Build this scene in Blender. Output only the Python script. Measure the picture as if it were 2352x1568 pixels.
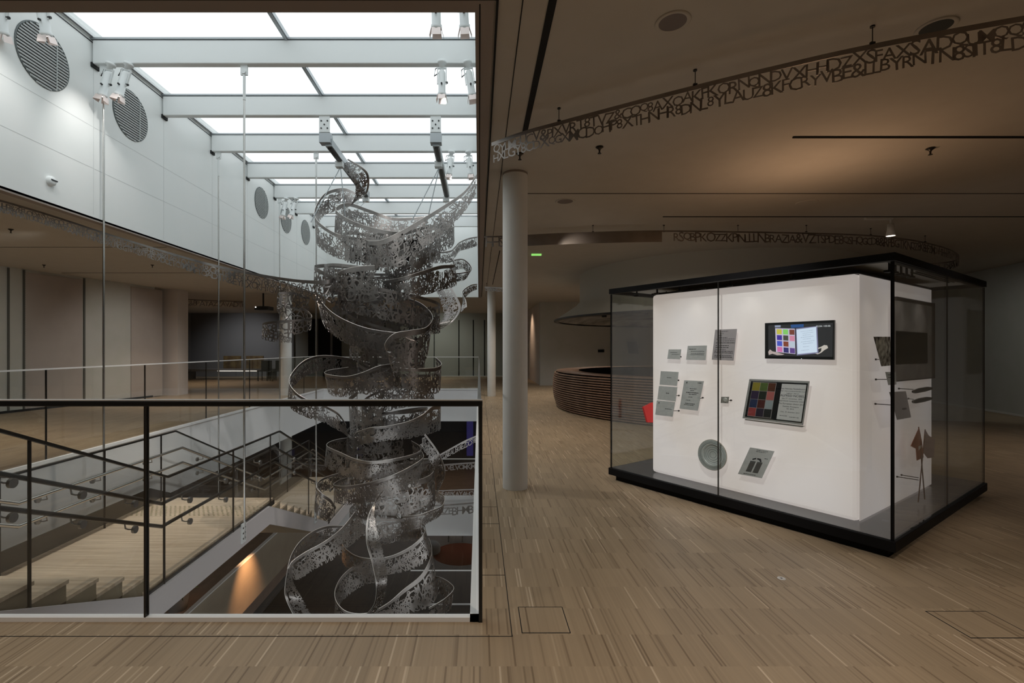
import bpy, math, random
import numpy as np
from mathutils import Vector, Matrix

for o in list(bpy.data.objects): bpy.data.objects.remove(o, do_unlink=True)
S = bpy.context.scene
COL = S.collection
PI = math.pi

# ------------------------------------------------------------------ camera
F = 2352 * 17.0 / 36.0
CH = 1.36                       # lens height
cd = bpy.data.cameras.new('camera'); cd.lens = 17.0; cd.sensor_width = 36.0
cd.shift_x = (1176 - 1100) / 2352; cd.shift_y = (800 - 784) / 2352
cd.clip_start = 0.05; cd.clip_end = 200
cam = bpy.data.objects.new('camera', cd); COL.objects.link(cam)
cam.location = (0, 0, CH); cam.rotation_euler = (PI / 2, 0, 0)
S.camera = cam

def at(x, y, Y):                # a pixel of the photograph and a real distance give a point
    return Vector(((x - 1100) / F * Y, Y, CH + (800 - y) / F * Y))

# ------------------------------------------------------------------ light
S.view_settings.view_transform = 'Standard'; S.view_settings.look = 'None'
S.view_settings.gamma = 1; S.view_settings.use_curve_mapping = False
S.view_settings.exposure = 0.0
W = bpy.data.worlds.new('world'); S.world = W; W.use_nodes = True
bg = W.node_tree.nodes['Background']
bg.inputs[0].default_value = (0.93, 0.98, 1.0, 1); bg.inputs[1].default_value = 1.55

def lamp(name, kind, loc, energy, color=(1, 1, 1), target=None, size=0.1, sx=None, sy=None, spot=60, blend=.6):
    l = bpy.data.lights.new(name, kind); l.energy = energy; l.color = color
    if kind == 'AREA':
        if sx: l.shape = 'RECTANGLE'; l.size = sx; l.size_y = sy
        else: l.shape = 'DISK'; l.size = size
    elif kind == 'SPOT':
        l.spot_size = math.radians(spot); l.spot_blend = blend; l.shadow_soft_size = size
    else: l.shadow_soft_size = size
    o = bpy.data.objects.new(name, l); COL.objects.link(o); o.location = loc
    if target is not None:
        o.rotation_euler = (Vector(target) - Vector(loc)).to_track_quat('-Z', 'Y').to_euler()
    return o
p = lamp('skylight_portal', 'AREA', (-2.56, 9.4, 5.62), 1, target=(-2.56, 9.4, 0), sx=5.1, sy=13.8)
p.data.cycles.is_portal = True
WARM = (1.0, .72, .48); NEUT = (1.0, .88, .76)
lamp('basement_lamp', 'SPOT', (-5.4, 17.9, -5.0), 60, (1, .55, .25), (-5.4, 17.8, -8.4), .05, spot=60, blend=1)
lamp('void_spot_lamp', 'SPOT', (-.44, 6.42, 4.72), 620, (1, .97, .95), (-5.2, 7.6, -.7), .06, spot=58, blend=.9)
lamp('void_spot_lamp', 'SPOT', (-.52, 9.24, 4.72), 480, (1, .97, .95), (-5.2, 12.5, -.5), .06, spot=56, blend=.9)
lamp('void_spot_lamp', 'SPOT', (-4.8, 12.1, 4.72), 110, (1, .97, .95), (-1.4, 16.3, -.5), .06, spot=46, blend=.9)
lamp('column_spot_lamp', 'SPOT', (-4.5, 6.45, 4.72), 260, (1, .98, .95), (.35, 4.74, 1.3), .05, spot=28, blend=.9)
lamp('column_spot_lamp', 'SPOT', (-4.5, 12.1, 4.72), 180, (1, .98, .95), (.36, 13.8, 1.4), .05, spot=24, blend=.9)
lamp('fill_spot_lamp', 'SPOT', (-6.1, 7.0, 2.98), 150, (.97, 1, .93), (-10.3, 8.6, .6), .05, spot=78, blend=1)  # unseen fill spots added to brighten the walls and the hood
lamp('fill_spot_lamp', 'SPOT', (-6.1, 11.6, 2.98), 110, (1, .97, .9), (-9.4, 12.6, .7), .05, spot=72, blend=1)
lamp('fill_spot_lamp', 'SPOT', (8.3, 7.5, 2.98), 60, (.97, 1, .92), (11.0, 10.5, .7), .05, spot=70, blend=1)
lamp('fill_spot_lamp', 'SPOT', (.9, 6.2, 2.9), 45, (1, .88, .74), (3.6, 8.9, 1.9), .05, spot=50, blend=1)
lamp('fill_spot_lamp', 'SPOT', (-10.8, 20.5, 2.98), 130, (.97, .98, 1), (-11.2, 23.5, .6), .05, spot=95, blend=1)
lamp('fill_spot_lamp', 'SPOT', (-2.2, 20.8, 2.98), 120, (.96, 1, .9), (-1.8, 23.6, .6), .05, spot=105, blend=1)
# unseen fill spots added to light the right-hand hall and rooms around the void
for (x, y, e) in ((1.4, .6, 26), (4.2, 1.0, 8), (-2.4, .4, 20), (1.0, 7.6, 20), (1.2, 12.5, 16), (7.6, 5.5, 10), (3.4, 14.9, 16)):
    lamp('room_fill_lamp', 'SPOT', (x, y, 3.02), e * 7, NEUT, (x, y, 0), .06, spot=120, blend=.9)
for (x, y, e) in ((-7.6, 6.5, 40), (-7.3, 12.5, 34), (-3, 20, 22), (-10.5, 18.5, 34), (3.5, 15, 10)):
    lamp('room_fill_lamp', 'SPOT', (x, y, 3.02), e * 4.6, (1, .84, .68), (x, y, 0), .06, spot=110, blend=.9)

# ------------------------------------------------------------------ materials
def mat(name, col=(.8, .8, .8), rough=.5, metal=0., spec=.5, emit=None, es=1.):
    m = bpy.data.materials.new(name); m.use_nodes = True
    b = m.node_tree.nodes['Principled BSDF']
    b.inputs['Base Color'].default_value = (*col, 1); b.inputs['Roughness'].default_value = rough
    b.inputs['Metallic'].default_value = metal; b.inputs['Specular IOR Level'].default_value = spec
    if emit: b.inputs['Emission Color'].default_value = (*emit, 1); b.inputs['Emission Strength'].default_value = es
    return m
def noise_mat(name, c1, c2, scale=8, rough=.6, metal=0, detail=4, bump=0, stretch=(1, 1, 1), spec=.4):
    m = mat(name, c1, rough, metal, spec); nt = m.node_tree; b = nt.nodes['Principled BSDF']
    tc = nt.nodes.new('ShaderNodeTexCoord'); mp = nt.nodes.new('ShaderNodeMapping'); mp.inputs['Scale'].default_value = stretch
    n = nt.nodes.new('ShaderNodeTexNoise'); n.inputs['Scale'].default_value = scale; n.inputs['Detail'].default_value = detail
    r = nt.nodes.new('ShaderNodeValToRGB'); r.color_ramp.elements[0].position = .35; r.color_ramp.elements[1].position = .65
    r.color_ramp.elements[0].color = (*c1, 1); r.color_ramp.elements[1].color = (*c2, 1)
    L = nt.links.new
    L(tc.outputs['Object'], mp.inputs[0]); L(mp.outputs[0], n.inputs['Vector']); L(n.outputs[0], r.inputs[0]); L(r.outputs[0], b.inputs['Base Color'])
    if bump:
        bp = nt.nodes.new('ShaderNodeBump'); bp.inputs['Strength'].default_value = bump; bp.inputs['Distance'].default_value = .01
        L(n.outputs[0], bp.inputs['Height']); L(bp.outputs[0], b.inputs['Normal'])
    return m
def glass_mat(name, tint=(1, 1, 1), ior=1.45, rough=0.0, boost=1.0):
    m = bpy.data.materials.new(name); m.use_nodes = True; nt = m.node_tree; nt.nodes.clear()
    o = nt.nodes.new('ShaderNodeOutputMaterial'); mx = nt.nodes.new('ShaderNodeMixShader')
    t = nt.nodes.new('ShaderNodeBsdfTransparent'); t.inputs[0].default_value = (*tint, 1)
    g = nt.nodes.new('ShaderNodeBsdfGlossy'); g.inputs['Roughness'].default_value = rough
    fr = nt.nodes.new('ShaderNodeFresnel'); fr.inputs[0].default_value = ior
    mu = nt.nodes.new('ShaderNodeMath'); mu.operation = 'MULTIPLY'; mu.inputs[1].default_value = boost; mu.use_clamp = True
    L = nt.links.new
    ge = nt.nodes.new('ShaderNodeNewGeometry'); im = nt.nodes.new('ShaderNodeMapRange')   # same reflectance from both sides of a thin pane
    im.inputs['To Min'].default_value = ior; im.inputs['To Max'].default_value = 1 / ior
    L(ge.outputs['Backfacing'], im.inputs['Value']); L(im.outputs[0], fr.inputs[0])
    L(fr.outputs[0], mu.inputs[0]); L(mu.outputs[0], mx.inputs[0]); L(t.outputs[0], mx.inputs[1]); L(g.outputs[0], mx.inputs[2]); L(mx.outputs[0], o.inputs[0])
    return m
def parquet(name, dark, mid, light, strip=.0085, row=.23, rough=.42):
    m = mat(name, mid, rough, 0, .35); nt = m.node_tree; b = nt.nodes['Principled BSDF']; L = nt.links.new; N = nt.nodes.new
    tc = N('ShaderNodeTexCoord'); sp = N('ShaderNodeSeparateXYZ'); L(tc.outputs['Object'], sp.inputs[0])
    def mth(op, a, bb=None):
        n = N('ShaderNodeMath'); n.operation = op
        if isinstance(a, (int, float)): n.inputs[0].default_value = a
        else: L(a, n.inputs[0])
        if bb is not None:
            if isinstance(bb, (int, float)): n.inputs[1].default_value = bb
            else: L(bb, n.inputs[1])
        return n.outputs[0]
    ix = mth('FLOOR', mth('DIVIDE', sp.outputs[0], strip)); iy = mth('FLOOR', mth('DIVIDE', sp.outputs[1], row))
    blk = mth('FLOOR', mth('DIVIDE', sp.outputs[0], row * 1.0))
    c = N('ShaderNodeCombineXYZ'); L(ix, c.inputs[0]); L(iy, c.inputs[1])
    w = N('ShaderNodeTexWhiteNoise'); L(c.outputs[0], w.inputs['Vector'])
    c2 = N('ShaderNodeCombineXYZ'); L(blk, c2.inputs[0]); L(iy, c2.inputs[1])
    w2 = N('ShaderNodeTexWhiteNoise'); L(c2.outputs[0], w2.inputs['Vector'])
    r = N('ShaderNodeValToRGB'); e = r.color_ramp.elements
    e[0].position = 0; e[0].color = (*dark, 1); e[1].position = 1; e[1].color = (*light, 1)
    k = e.new(.14); k.color = (*mid, 1); k = e.new(.955); k.color = tuple(v * 1.12 for v in mid) + (1,)
    L(w.outputs['Value'], r.inputs[0])
    nz = N('ShaderNodeTexNoise'); nz.inputs['Scale'].default_value = 1.3; nz.inputs['Detail'].default_value = 3
    mp = N('ShaderNodeMapping'); mp.inputs['Scale'].default_value = (3, 1, 1); L(tc.outputs['Object'], mp.inputs[0]); L(mp.outputs[0], nz.inputs['Vector'])
    v = mth('ADD', mth('MULTIPLY', w2.outputs['Value'], .12), mth('ADD', mth('MULTIPLY', nz.outputs[0], .22), .82))
    mx = N('ShaderNodeMixRGB'); mx.blend_type = 'MULTIPLY'; mx.inputs[0].default_value = 1
    L(r.outputs[0], mx.inputs[1]); L(v, mx.inputs[2]); L(mx.outputs[0], b.inputs['Base Color'])
    return m

M = {}
M['floor'] = parquet('oak_industrial_parquet', (.22, .155, .095), (.36, .27, .175), (.62, .50, .36))
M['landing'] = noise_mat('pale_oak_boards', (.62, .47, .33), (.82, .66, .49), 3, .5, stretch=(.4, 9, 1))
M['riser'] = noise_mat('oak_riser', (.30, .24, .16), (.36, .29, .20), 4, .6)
M['ceiling'] = noise_mat('matt_ceiling_paint', (.50, .465, .415), (.52, .485, .435), 5, .85)
M['wall'] = noise_mat('warm_grey_wall_paint', (.50, .50, .46), (.53, .52, .49), 3, .8)
M['wallw'] = noise_mat('white_panel', (.84, .87, .86), (.86, .88, .87), 2, .35)
M['wallbrown'] = noise_mat('taupe_panel', (.42, .37, .34), (.44, .39, .36), 3, .8)
M['white'] = mat('white_paint', (.80, .83, .83), .45)
M['fascia'] = noise_mat('white_fascia', (.84, .84, .85), (.87, .87, .88), 2, .5)
M['rim'] = mat('white_lacquer_rim', (.9, .9, .9), .35)
M['stringer'] = mat('painted_stringer', (.60, .56, .56), .45)
M['column'] = noise_mat('pale_column_plaster', (.70, .69, .66), (.73, .72, .69), 6, .7)
M['black'] = mat('black_metal', (.012, .013, .014), .38)
M['caseblack'] = mat('matt_black_case', (.006, .006, .0065), .6, 0, .15)
M['blackgroove'] = mat('black_groove', (.008, .008, .008), .9)
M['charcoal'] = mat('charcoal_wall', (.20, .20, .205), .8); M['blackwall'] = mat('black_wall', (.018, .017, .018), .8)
M['darkmetal'] = mat('dark_bronze_metal', (.06, .055, .05), .35, .8)
M['steel'] = mat('brushed_steel', (.55, .54, .52), .25, 1)
M['alu'] = mat('grey_aluminium', (.42, .45, .47), .35, .6)
M['ribbon'] = noise_mat('mirror_steel_letters', (.27, .25, .24), (.34, .315, .30), 6, .33, 1.0)
M['edge'] = mat('polished_cut_edge', (.80, .77, .74), .42, .75)
M['ribbondark'] = noise_mat('bronzed_steel_letters', (.26, .23, .21), (.34, .30, .28), 3, .30, 1.0)
M['grille'] = mat('grey_slats', (.14, .16, .16), .5, .3)
M['grilleback'] = mat('duct_dark', (.02, .022, .022), .8)
M['glass'] = glass_mat('clear_glass', (.985, .99, .985), 1.45)
M['skyglass'] = glass_mat('roof_glass', (.90, .91, .91), 1.2, boost=.5)
M['caseglass'] = glass_mat('case_glass', (.93, .95, .94), 1.5, boost=1.0)
M['frame'] = mat('taupe_edge_trim', (.30, .25, .22), .6)
M['slat'] = noise_mat('stained_oak_slats', (.20, .115, .075), (.27, .165, .11), 5, .45, stretch=(1, 1, .2))
M['hood'] = mat('pale_hood_paint', (.56, .55, .50), .7)
M['hoodin'] = noise_mat('hood_reflector', (.10, .10, .10), (.5, .52, .52), 2.2, .3, .6)
M['bronze'] = noise_mat('brown_parapet_panel', (.30, .24, .18), (.33, .27, .20), 2, .55)
M['card'] = noise_mat('grey_card', (.55, .56, .56), (.62, .62, .62), 30, .8)
M['cardmauve'] = mat('mauve_card', (.48, .44, .46), .8)
M['ink'] = mat('ink', (.03, .03, .035), .8)
M['plum'] = mat('plum_cloth', (.32, .26, .30), .9)
M['redcloth'] = mat('dull_red_cloth', (.30, .09, .06), .9)
M['red'] = mat('bright_red_paper', (.75, .03, .03), .6)
M['wooddark'] = mat('dark_stick', (.10, .05, .03), .6)
M['rug'] = mat('red_rug', (.035, .006, .004), 1, 0, 0)
M['lowfloor'] = noise_mat('shaded_stone_floor', (.016, .012, .010), (.022, .016, .014), 3, .7, spec=.15)  # stone colour darkened to stand for the shade deep below the floors
M['stripe'] = mat('pale_floor_strip', (.7, .68, .66), .5)
M['blue'] = mat('blue_lit_cloth', (.02, .02, .1), .5, emit=(.10, .07, .55), es=.07)  # cloth lit blue; that light is put in as a faint glow
M['screenlav'] = mat('lavender_screen', (.05, .05, .1), .5, emit=(.20, .21, .42), es=.8)
M['lampface'] = mat('lamp_face', (1, 1, 1), .5, emit=(1.0, .85, .68), es=7)
M['lampdim'] = mat('dim_lamp_face', (1, 1, 1), .5, emit=(1.0, .9, .8), es=2)
M['door'] = mat('grey_door', (.30, .31, .28), .6)
M['barn'] = mat('glimmer_tinted_barn_door', (.80, .70, .67), .35, .5)  # white flaps with a pinkish glimmer put into their colour
M['speaker'] = mat('speaker_mesh', (.20, .17, .16), .8)
M['greenled'] = mat('green_exit_light', (.1, .3, .1), .5, emit=(.35, .9, .2), es=.8)
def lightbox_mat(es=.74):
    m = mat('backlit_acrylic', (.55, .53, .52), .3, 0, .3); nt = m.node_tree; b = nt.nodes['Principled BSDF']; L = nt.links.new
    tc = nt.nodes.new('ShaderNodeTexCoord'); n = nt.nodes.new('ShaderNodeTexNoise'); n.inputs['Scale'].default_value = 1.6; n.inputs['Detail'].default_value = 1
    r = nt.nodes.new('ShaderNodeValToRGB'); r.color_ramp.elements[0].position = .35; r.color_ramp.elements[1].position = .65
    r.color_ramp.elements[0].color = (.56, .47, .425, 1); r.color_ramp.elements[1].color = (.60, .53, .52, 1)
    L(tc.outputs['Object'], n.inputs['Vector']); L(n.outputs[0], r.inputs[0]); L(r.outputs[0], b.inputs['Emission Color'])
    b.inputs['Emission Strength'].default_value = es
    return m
M['lightbox'] = lightbox_mat(); M['lightbox_dim'] = lightbox_mat(.46)  # second one is the same acrylic, dimmed for the box's right face
M['mottled'] = noise_mat('mottled_photo', (.06, .04, .03), (.62, .58, .50), 22, .7, detail=6)
_cm = {}
def flat(c, e=0):
    k = (tuple(c), e)
    if k not in _cm:
        _cm[k] = mat('ink_%02d' % len(_cm), c, .7) if not e else mat('screen_colour_%02d' % len(_cm), (.01, .01, .01), .5, emit=c, es=e)
    return _cm[k]

# ------------------------------------------------------------------ builders
OFF = {}                                                # world offset of each parent
def tag(o, label=None, cat=None, group=None, kind=None):
    if label: o['label'] = label
    if cat: o['category'] = cat
    if group: o['group'] = group
    if kind: o['kind'] = kind
    return o
def thing(name, label, cat, loc=(0, 0, 0), group=None):
    o = bpy.data.objects.new(name, None); COL.objects.link(o); o.location = loc; o.empty_display_size = .1
    OFF[o.name] = Vector(loc); return tag(o, label, cat, group)
def kids(o): return [c for c in bpy.data.objects if c.parent == o]
def copy_tree(o, loc=None, label=None, parent=None):
    c = o.copy(); COL.objects.link(c)
    if parent: c.parent = parent
    if loc is not None: c.location = loc
    if label: c['label'] = label
    for k in kids(o): copy_tree(k, parent=c)
    return c

class MB:
    def __init__(s): s.v = []; s.f = []; s.sm = []
    def add(s, vs, fs, smooth=False):
        b = len(s.v); s.v += [tuple(v) for v in vs]; s.f += [tuple(b + i for i in f) for f in fs]; s.sm += [smooth] * len(fs); return s
    def box(s, x0, x1, y0, y1, z0, z1):
        return s.hexa([(x0, y0, z0), (x1, y0, z0), (x1, y1, z0), (x0, y1, z0)], [(x0, y0, z1), (x1, y0, z1), (x1, y1, z1), (x0, y1, z1)])
    def hexa(s, lo, hi):
        return s.add(list(lo) + list(hi), [(3, 2, 1, 0), (4, 5, 6, 7), (0, 1, 5, 4), (1, 2, 6, 5), (2, 3, 7, 6), (3, 0, 4, 7)])
    def obox(s, o, a, b, c):                            # origin corner and three edge vectors
        o, a, b, c = map(Vector, (o, a, b, c))
        return s.hexa([o, o + a, o + a + b, o + b], [o + c, o + a + c, o + a + b + c, o + b + c])
    def bar(s, p, q, w, h=None, up=(0, 0, 1)):          # rectangular bar from p to q
        h = h or w; p, q = Vector(p), Vector(q); d = (q - p); u = Vector(up)
        x = d.cross(u); x = x.normalized() if x.length > 1e-6 else Vector((1, 0, 0)); z = x.cross(d).normalized()
        return s.obox(p - x * w / 2 - z * h / 2, x * w, d, z * h)
    def prism(s, poly, ext):                            # polygon (list of points) pushed along ext
        n = len(poly); e = Vector(ext); P = [Vector(q) for q in poly]
        return s.add(P + [q + e for q in P], [tuple(range(n))[::-1], tuple(range(n, 2 * n))] + [(i, (i + 1) % n, n + (i + 1) % n, n + i) for i in range(n)])
    def tube(s, pts, r, n=8, caps=True):
        pts = [Vector(p) for p in pts]; rings = []; up = Vector((.12, .31, .94)).normalized()
        for i, p in enumerate(pts):
            d0 = (pts[i] - pts[i - 1]).normalized() if i else None; d1 = (pts[i + 1] - pts[i]).normalized() if i < len(pts) - 1 else None
            d = ((d0 or d1) + (d1 or d0)).normalized()
            x = d.cross(up).normalized(); y = x.cross(d)
            rr = r / max(.5, abs(d.dot(d1 or d0)))
            rings.append([p + (x * math.cos(2 * PI * k / n) + y * math.sin(2 * PI * k / n)) * (r if i in (0, len(pts) - 1) else rr) for k in range(n)])
        vs = [v for R in rings for v in R]; fs = []
        for i in range(len(pts) - 1):
            for k in range(n): fs.append((i * n + k, i * n + (k + 1) % n, (i + 1) * n + (k + 1) % n, (i + 1) * n + k))
        s.add(vs, fs, True)
        if caps: s.add(rings[0], [tuple(range(n))[::-1]]); s.add(rings[-1], [tuple(range(n))])
        return s
    def lathe(s, prof, c=(0, 0, 0), axis=(0, 0, 1), n=32, smooth=True, a0=0, a1=2 * PI):   # profile (r, h) about an axis
        c = Vector(c); w = Vector(axis).normalized(); u = w.orthogonal().normalized(); v = w.cross(u)
        full = abs(a1 - a0 - 2 * PI) < 1e-6; m = n if full else n + 1
        vs = [c + w * h + (u * math.cos(a0 + (a1 - a0) * k / n) + v * math.sin(a0 + (a1 - a0) * k / n)) * r for r, h in prof for k in range(m)]
        fs = [(i * m + k, i * m + (k + 1) % m, (i + 1) * m + (k + 1) % m, (i + 1) * m + k) for i in range(len(prof) - 1) for k in range(n)]
        return s.add(vs, fs, smooth)
    def cyl(s, c, r, h, axis=(0, 0, 1), n=24):
        s.lathe([(r, 0), (r, h)], c, axis, n)
        return s.lathe([(1e-4, 0), (r, 0)], c, axis, n, False).lathe([(r, h), (1e-4, h)], c, axis, n, False)
    def build(s, name, m, parent=None, solid=0, bevel=0):
        off = OFF.get(parent.name, Vector()) if parent else Vector()
        me = bpy.data.meshes.new(name); me.from_pydata([(a - off.x, b - off.y, c - off.z) for a, b, c in s.v], [], s.f)
        me.polygons.foreach_set('use_smooth', s.sm); me.materials.append(m); me.update()
        o = bpy.data.objects.new(name, me); COL.objects.link(o)
        if parent: o.parent = parent
        OFF[o.name] = off
        if solid: k = o.modifiers.new('thickness', 'SOLIDIFY'); k.thickness = solid; k.offset = 0
        if bevel: k = o.modifiers.new('soft_edges', 'BEVEL'); k.width = bevel; k.segments = 2; k.limit_method = 'ANGLE'
        return o
def struct(name, mb, m, **k): return tag(mb.build(name, m, **k), kind='structure')

# ------------------------------------------------------------------ lettering
def text2d(txt, res=2, bold=0.):
    c = bpy.data.curves.new('t', 'FONT'); c.body = txt; c.size = 1; c.resolution_u = res; c.offset = bold
    o = bpy.data.objects.new('t', c); COL.objects.link(o)
    bpy.context.view_layer.update()
    me = bpy.data.meshes.new_from_object(o.evaluated_get(bpy.context.evaluated_depsgraph_get()))
    v = np.array([x.co[:2] for x in me.vertices]) if len(me.vertices) else np.zeros((0, 2)); f = [tuple(p.vertices) for p in me.polygons]
    bpy.data.objects.remove(o); bpy.data.curves.remove(c); bpy.data.meshes.remove(me)
    return v, f
GLY = {}
for ch in 'ABCDEFGHIKLMNOPQRSTUVXYZ8&':
    v, f = text2d(ch, 2, .004); mn = v.min(0); mx = v.max(0); v = (v - mn) / (mx[1] - mn[1]); GLY[ch] = (v, f, v[:, 0].max())

def letter_ribbon(name, pts, m, parent=None, seed=0, band=.13, dens=1.0, hr=(.24, .62), rows=None, sub=10, world=False, thick=.003, plain=(), rim=0):
    """pts: rows of top edge / bottom edge points; the sheet is cut into overlapping capitals below a solid rim."""
    R = random.Random(seed)
    if world: T = [Vector(a) for a, b in pts]; B = [Vector(b) for a, b in pts]
    else:
        T = [at(q[0], q[1], q[4]) for q in pts]; B = [at(q[2], q[3], q[5] if len(q) > 5 else q[4]) for q in pts]
    def cr(P):
        P = np.array([list(p) for p in P]); n = len(P); out = []
        for i in range(n - 1):
            a = P[max(i - 1, 0)]; b = P[i]; c = P[i + 1]; d = P[min(i + 2, n - 1)]
            for k in range(sub):
                t = k / sub; out.append(.5 * (2 * b + (c - a) * t + (2 * a - 5 * b + 4 * c - d) * t * t + (3 * b - a - 3 * c + d) * t ** 3))
        out.append(P[-1]); return np.array(out)
    Tp, Bp = cr(T), cr(B); mid = (Tp + Bp) / 2
    s = np.concatenate([[0], np.cumsum(np.linalg.norm(np.diff(mid, axis=0), axis=1))]); Ls = s[-1]
    wd = np.linalg.norm(Bp - Tp, axis=1)
    def surf(ss, vv):
        ss = np.clip(ss, 0, Ls); t = np.stack([np.interp(ss, s, Tp[:, k]) for k in range(3)], 1); b = np.stack([np.interp(ss, s, Bp[:, k]) for k in range(3)], 1)
        return t + (b - t) * vv[:, None]
    mb = MB(); n = len(s)
    vs = []
    for vv in (0, band * .5, band): vs += [tuple(p) for p in (Tp + (Bp - Tp) * vv)]
    mb.add(vs, [(r * n + i, r * n + i + 1, (r + 1) * n + i + 1, (r + 1) * n + i) for r in range(2) for i in range(n - 1)])
    for (a, b) in plain:                                # uncut stretches of sheet
        idx = [i for i in range(n) if a <= s[i] / Ls <= b]
        if len(idx) > 1:
            q = [tuple(Tp[i] + (Bp[i] - Tp[i]) * band) for i in idx] + [tuple(Bp[i]) for i in idx]; k = len(idx)
            mb.add(q, [(i, i + 1, k + i + 1, k + i) for i in range(k - 1)])
    def put(ch, s0, v0, h, rot=0):
        gv, gf, gw = GLY[ch]; w = float(np.interp(s0, s, wd)); cx, cy = gw / 2, .5
        x = (gv[:, 0] - cx) * h; y = (gv[:, 1] - cy) * h
        c_, s_ = math.cos(rot), math.sin(rot); x, y = x * c_ - y * s_, x * s_ + y * c_
        v = v0 - y / w
        mb.add(surf(s0 + x, np.clip(v, band * .3, 1.02)), gf)
    keys = list(GLY.keys())
    if rows:                                            # tidy rows for the narrow ceiling friezes
        for (vc, hh) in rows:
            x = 0.02
            while x < Ls - .02:
                w = float(np.interp(x, s, wd)); ch = R.choice(keys); h = hh * w * R.uniform(.85, 1.15); gw = GLY[ch][2] * h
                if not any(a <= x / Ls <= b for a, b in plain): put(ch, x + gw / 2, vc + R.uniform(-.04, .04), h, R.uniform(-.06, .06))
                x += gw * .88
    else:
        x = .03
        while x < Ls - .02:
            w = float(np.interp(x, s, wd)); h = R.uniform(*hr) * max(w, .12); hv = min(h / w, .8)
            v0 = R.uniform(band + hv * .35, 1 - hv * .5) if band + hv * .35 < 1 - hv * .5 else .55
            put(R.choice(keys), x, v0, h * R.uniform(.85, 1.1), R.choice((0, 0, .15, -.2, PI / 2, -.5)) + R.uniform(-.12, .12))
            x += h * h * .30 / max(w, .1) / dens
    if not rows:
        x = .02
        while x < Ls - .02:
            w = float(np.interp(x, s, wd)); h = R.uniform(.20, .34) * w; ch = R.choice(keys); gw = GLY[ch][2] * h
            put(ch, x + gw / 2, 1 - h / w / 2 - R.uniform(0, .03), h, 0); x += gw * .85
    ob = mb.build(name, m, parent, solid=thick)
    if rim: MB().tube([tuple(p) for p in Tp], rim, 6).build('polished_edge', M['edge'], ob)
    return ob

# ------------------------------------------------------------------ the setting
VX0, VX1, VY0, VY1 = -5.25, 0.0, 2.41, 16.3             # the void
CZ = 3.08; L1 = -4.35; L2 = -8.4; FD = 1.09
f = MB()
f.box(0, 14, -3, 24, -FD, 0).box(-14, 0, -3, VY0, -FD, 0).box(-14, VX0, VY0, 24, -FD, 0).box(VX0, 0, VY1, 24, -FD, 0)
struct('floor', f, M['floor'])
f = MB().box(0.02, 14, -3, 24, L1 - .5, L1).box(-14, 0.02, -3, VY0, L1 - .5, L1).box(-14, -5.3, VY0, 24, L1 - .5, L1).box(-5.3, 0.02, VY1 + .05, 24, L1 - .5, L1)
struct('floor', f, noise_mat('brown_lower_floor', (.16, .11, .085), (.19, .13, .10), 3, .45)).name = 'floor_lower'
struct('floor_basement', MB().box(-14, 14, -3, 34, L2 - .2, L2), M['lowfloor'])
for (y) in (21.2, 18.4):
    struct('trim_1', MB().box(-3, 3, y, y + .12, L2, L2 + .006), M['stripe'])
# fascias of the void at this level
struct('wall_fascia_left', MB().box(VX0, VX0 + .012, VY0, VY1, -FD, -.03), M['fascia'])
struct('wall_fascia_far', MB().box(VX0, 0, VY1 - .012, VY1, -FD, -.03), M['fascia'])
struct('wall_fascia_right', MB().box(-.012, 0, VY0, VY1, -FD, -.03), M['fascia'])
struct('wall_fascia_front', MB().box(VX0, 0, VY0, VY0 + .012, -FD, -.03), M['fascia'])
struct('trim_2', MB().box(-.045, .0, VY0 - .005, VY1, -.03, .022), M['rim'])
struct('trim_3', MB().box(VX0, 0, VY0 - .005, VY0 + .03, -.03, .022), M['rim'])
struct('trim_4', MB().box(VX0 - .005, VX0 + .03, VY0, VY1, -.03, .012), M['rim'])
struct('trim_5', MB().box(VX0, 0, VY1 - .03, VY1 + .005, -.03, .012), M['rim'])
# lower storey edge: white parapets
struct('wall_lower_far', MB().box(-5.3, .02, VY1, VY1 + .05, -4.95, -3.60), M['fascia'])
struct('wall_lower_right', MB().box(.02, .06, VY0, VY1, -4.95, -3.6), M['fascia'])
lw = struct('wall_lower_left', MB().box(-5.16, -5.1, VY0, VY1, L1, -3.30), M['bronze'])
struct('trim_6', MB().box(-5.17, -5.09, VY0, VY1, -3.30, -3.275), M['stripe'])
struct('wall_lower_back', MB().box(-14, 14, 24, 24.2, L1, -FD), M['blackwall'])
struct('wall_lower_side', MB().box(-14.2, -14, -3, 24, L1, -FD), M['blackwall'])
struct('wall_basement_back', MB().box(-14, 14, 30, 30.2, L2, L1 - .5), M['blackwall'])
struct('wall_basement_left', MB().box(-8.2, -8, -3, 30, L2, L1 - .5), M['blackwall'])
# ceiling slab with the roof-light opening
OX0, OX1, OY0 = -5.13, -.01, 2.46
c = MB().box(OX1, 14, -3, 24, CZ, CZ + .3).box(-14, OX1, -3, OY0, CZ, CZ + .3).box(-14, OX0, OY0, 24, CZ, CZ + .3).box(OX0, OX1, VY1, 24, CZ, CZ + .3)
struct('ceiling', c, M['ceiling'])
ZT = 5.50
struct('wall_skylight_left', MB().box(OX0 - .12, OX0 + .004, OY0, VY1, CZ + .025, ZT + .1), M['wallw'])
struct('wall_skylight_right', MB().box(OX1 - .004, OX1 + .12, OY0, VY1, CZ + .025, ZT + .1), M['wallw'])
struct('wall_skylight_far', MB().box(OX0, OX1, VY1 - .004, VY1 + .12, CZ + .01, ZT + .1), M['wallw'])
struct('wall_skylight_near', MB().box(OX0, OX1, OY0 - .12, OY0 + .004, CZ + .06, ZT + .1), M['wallw'])
struct('trim_7', MB().box(OX0 - .04, OX1 + .04, OY0 - .085, OY0, CZ - .012, CZ + .06), M['frame'])
struct('trim_8', MB().box(-.02, .075, OY0 - .085, VY1, CZ - .010, CZ + .05), M['frame'])
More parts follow.
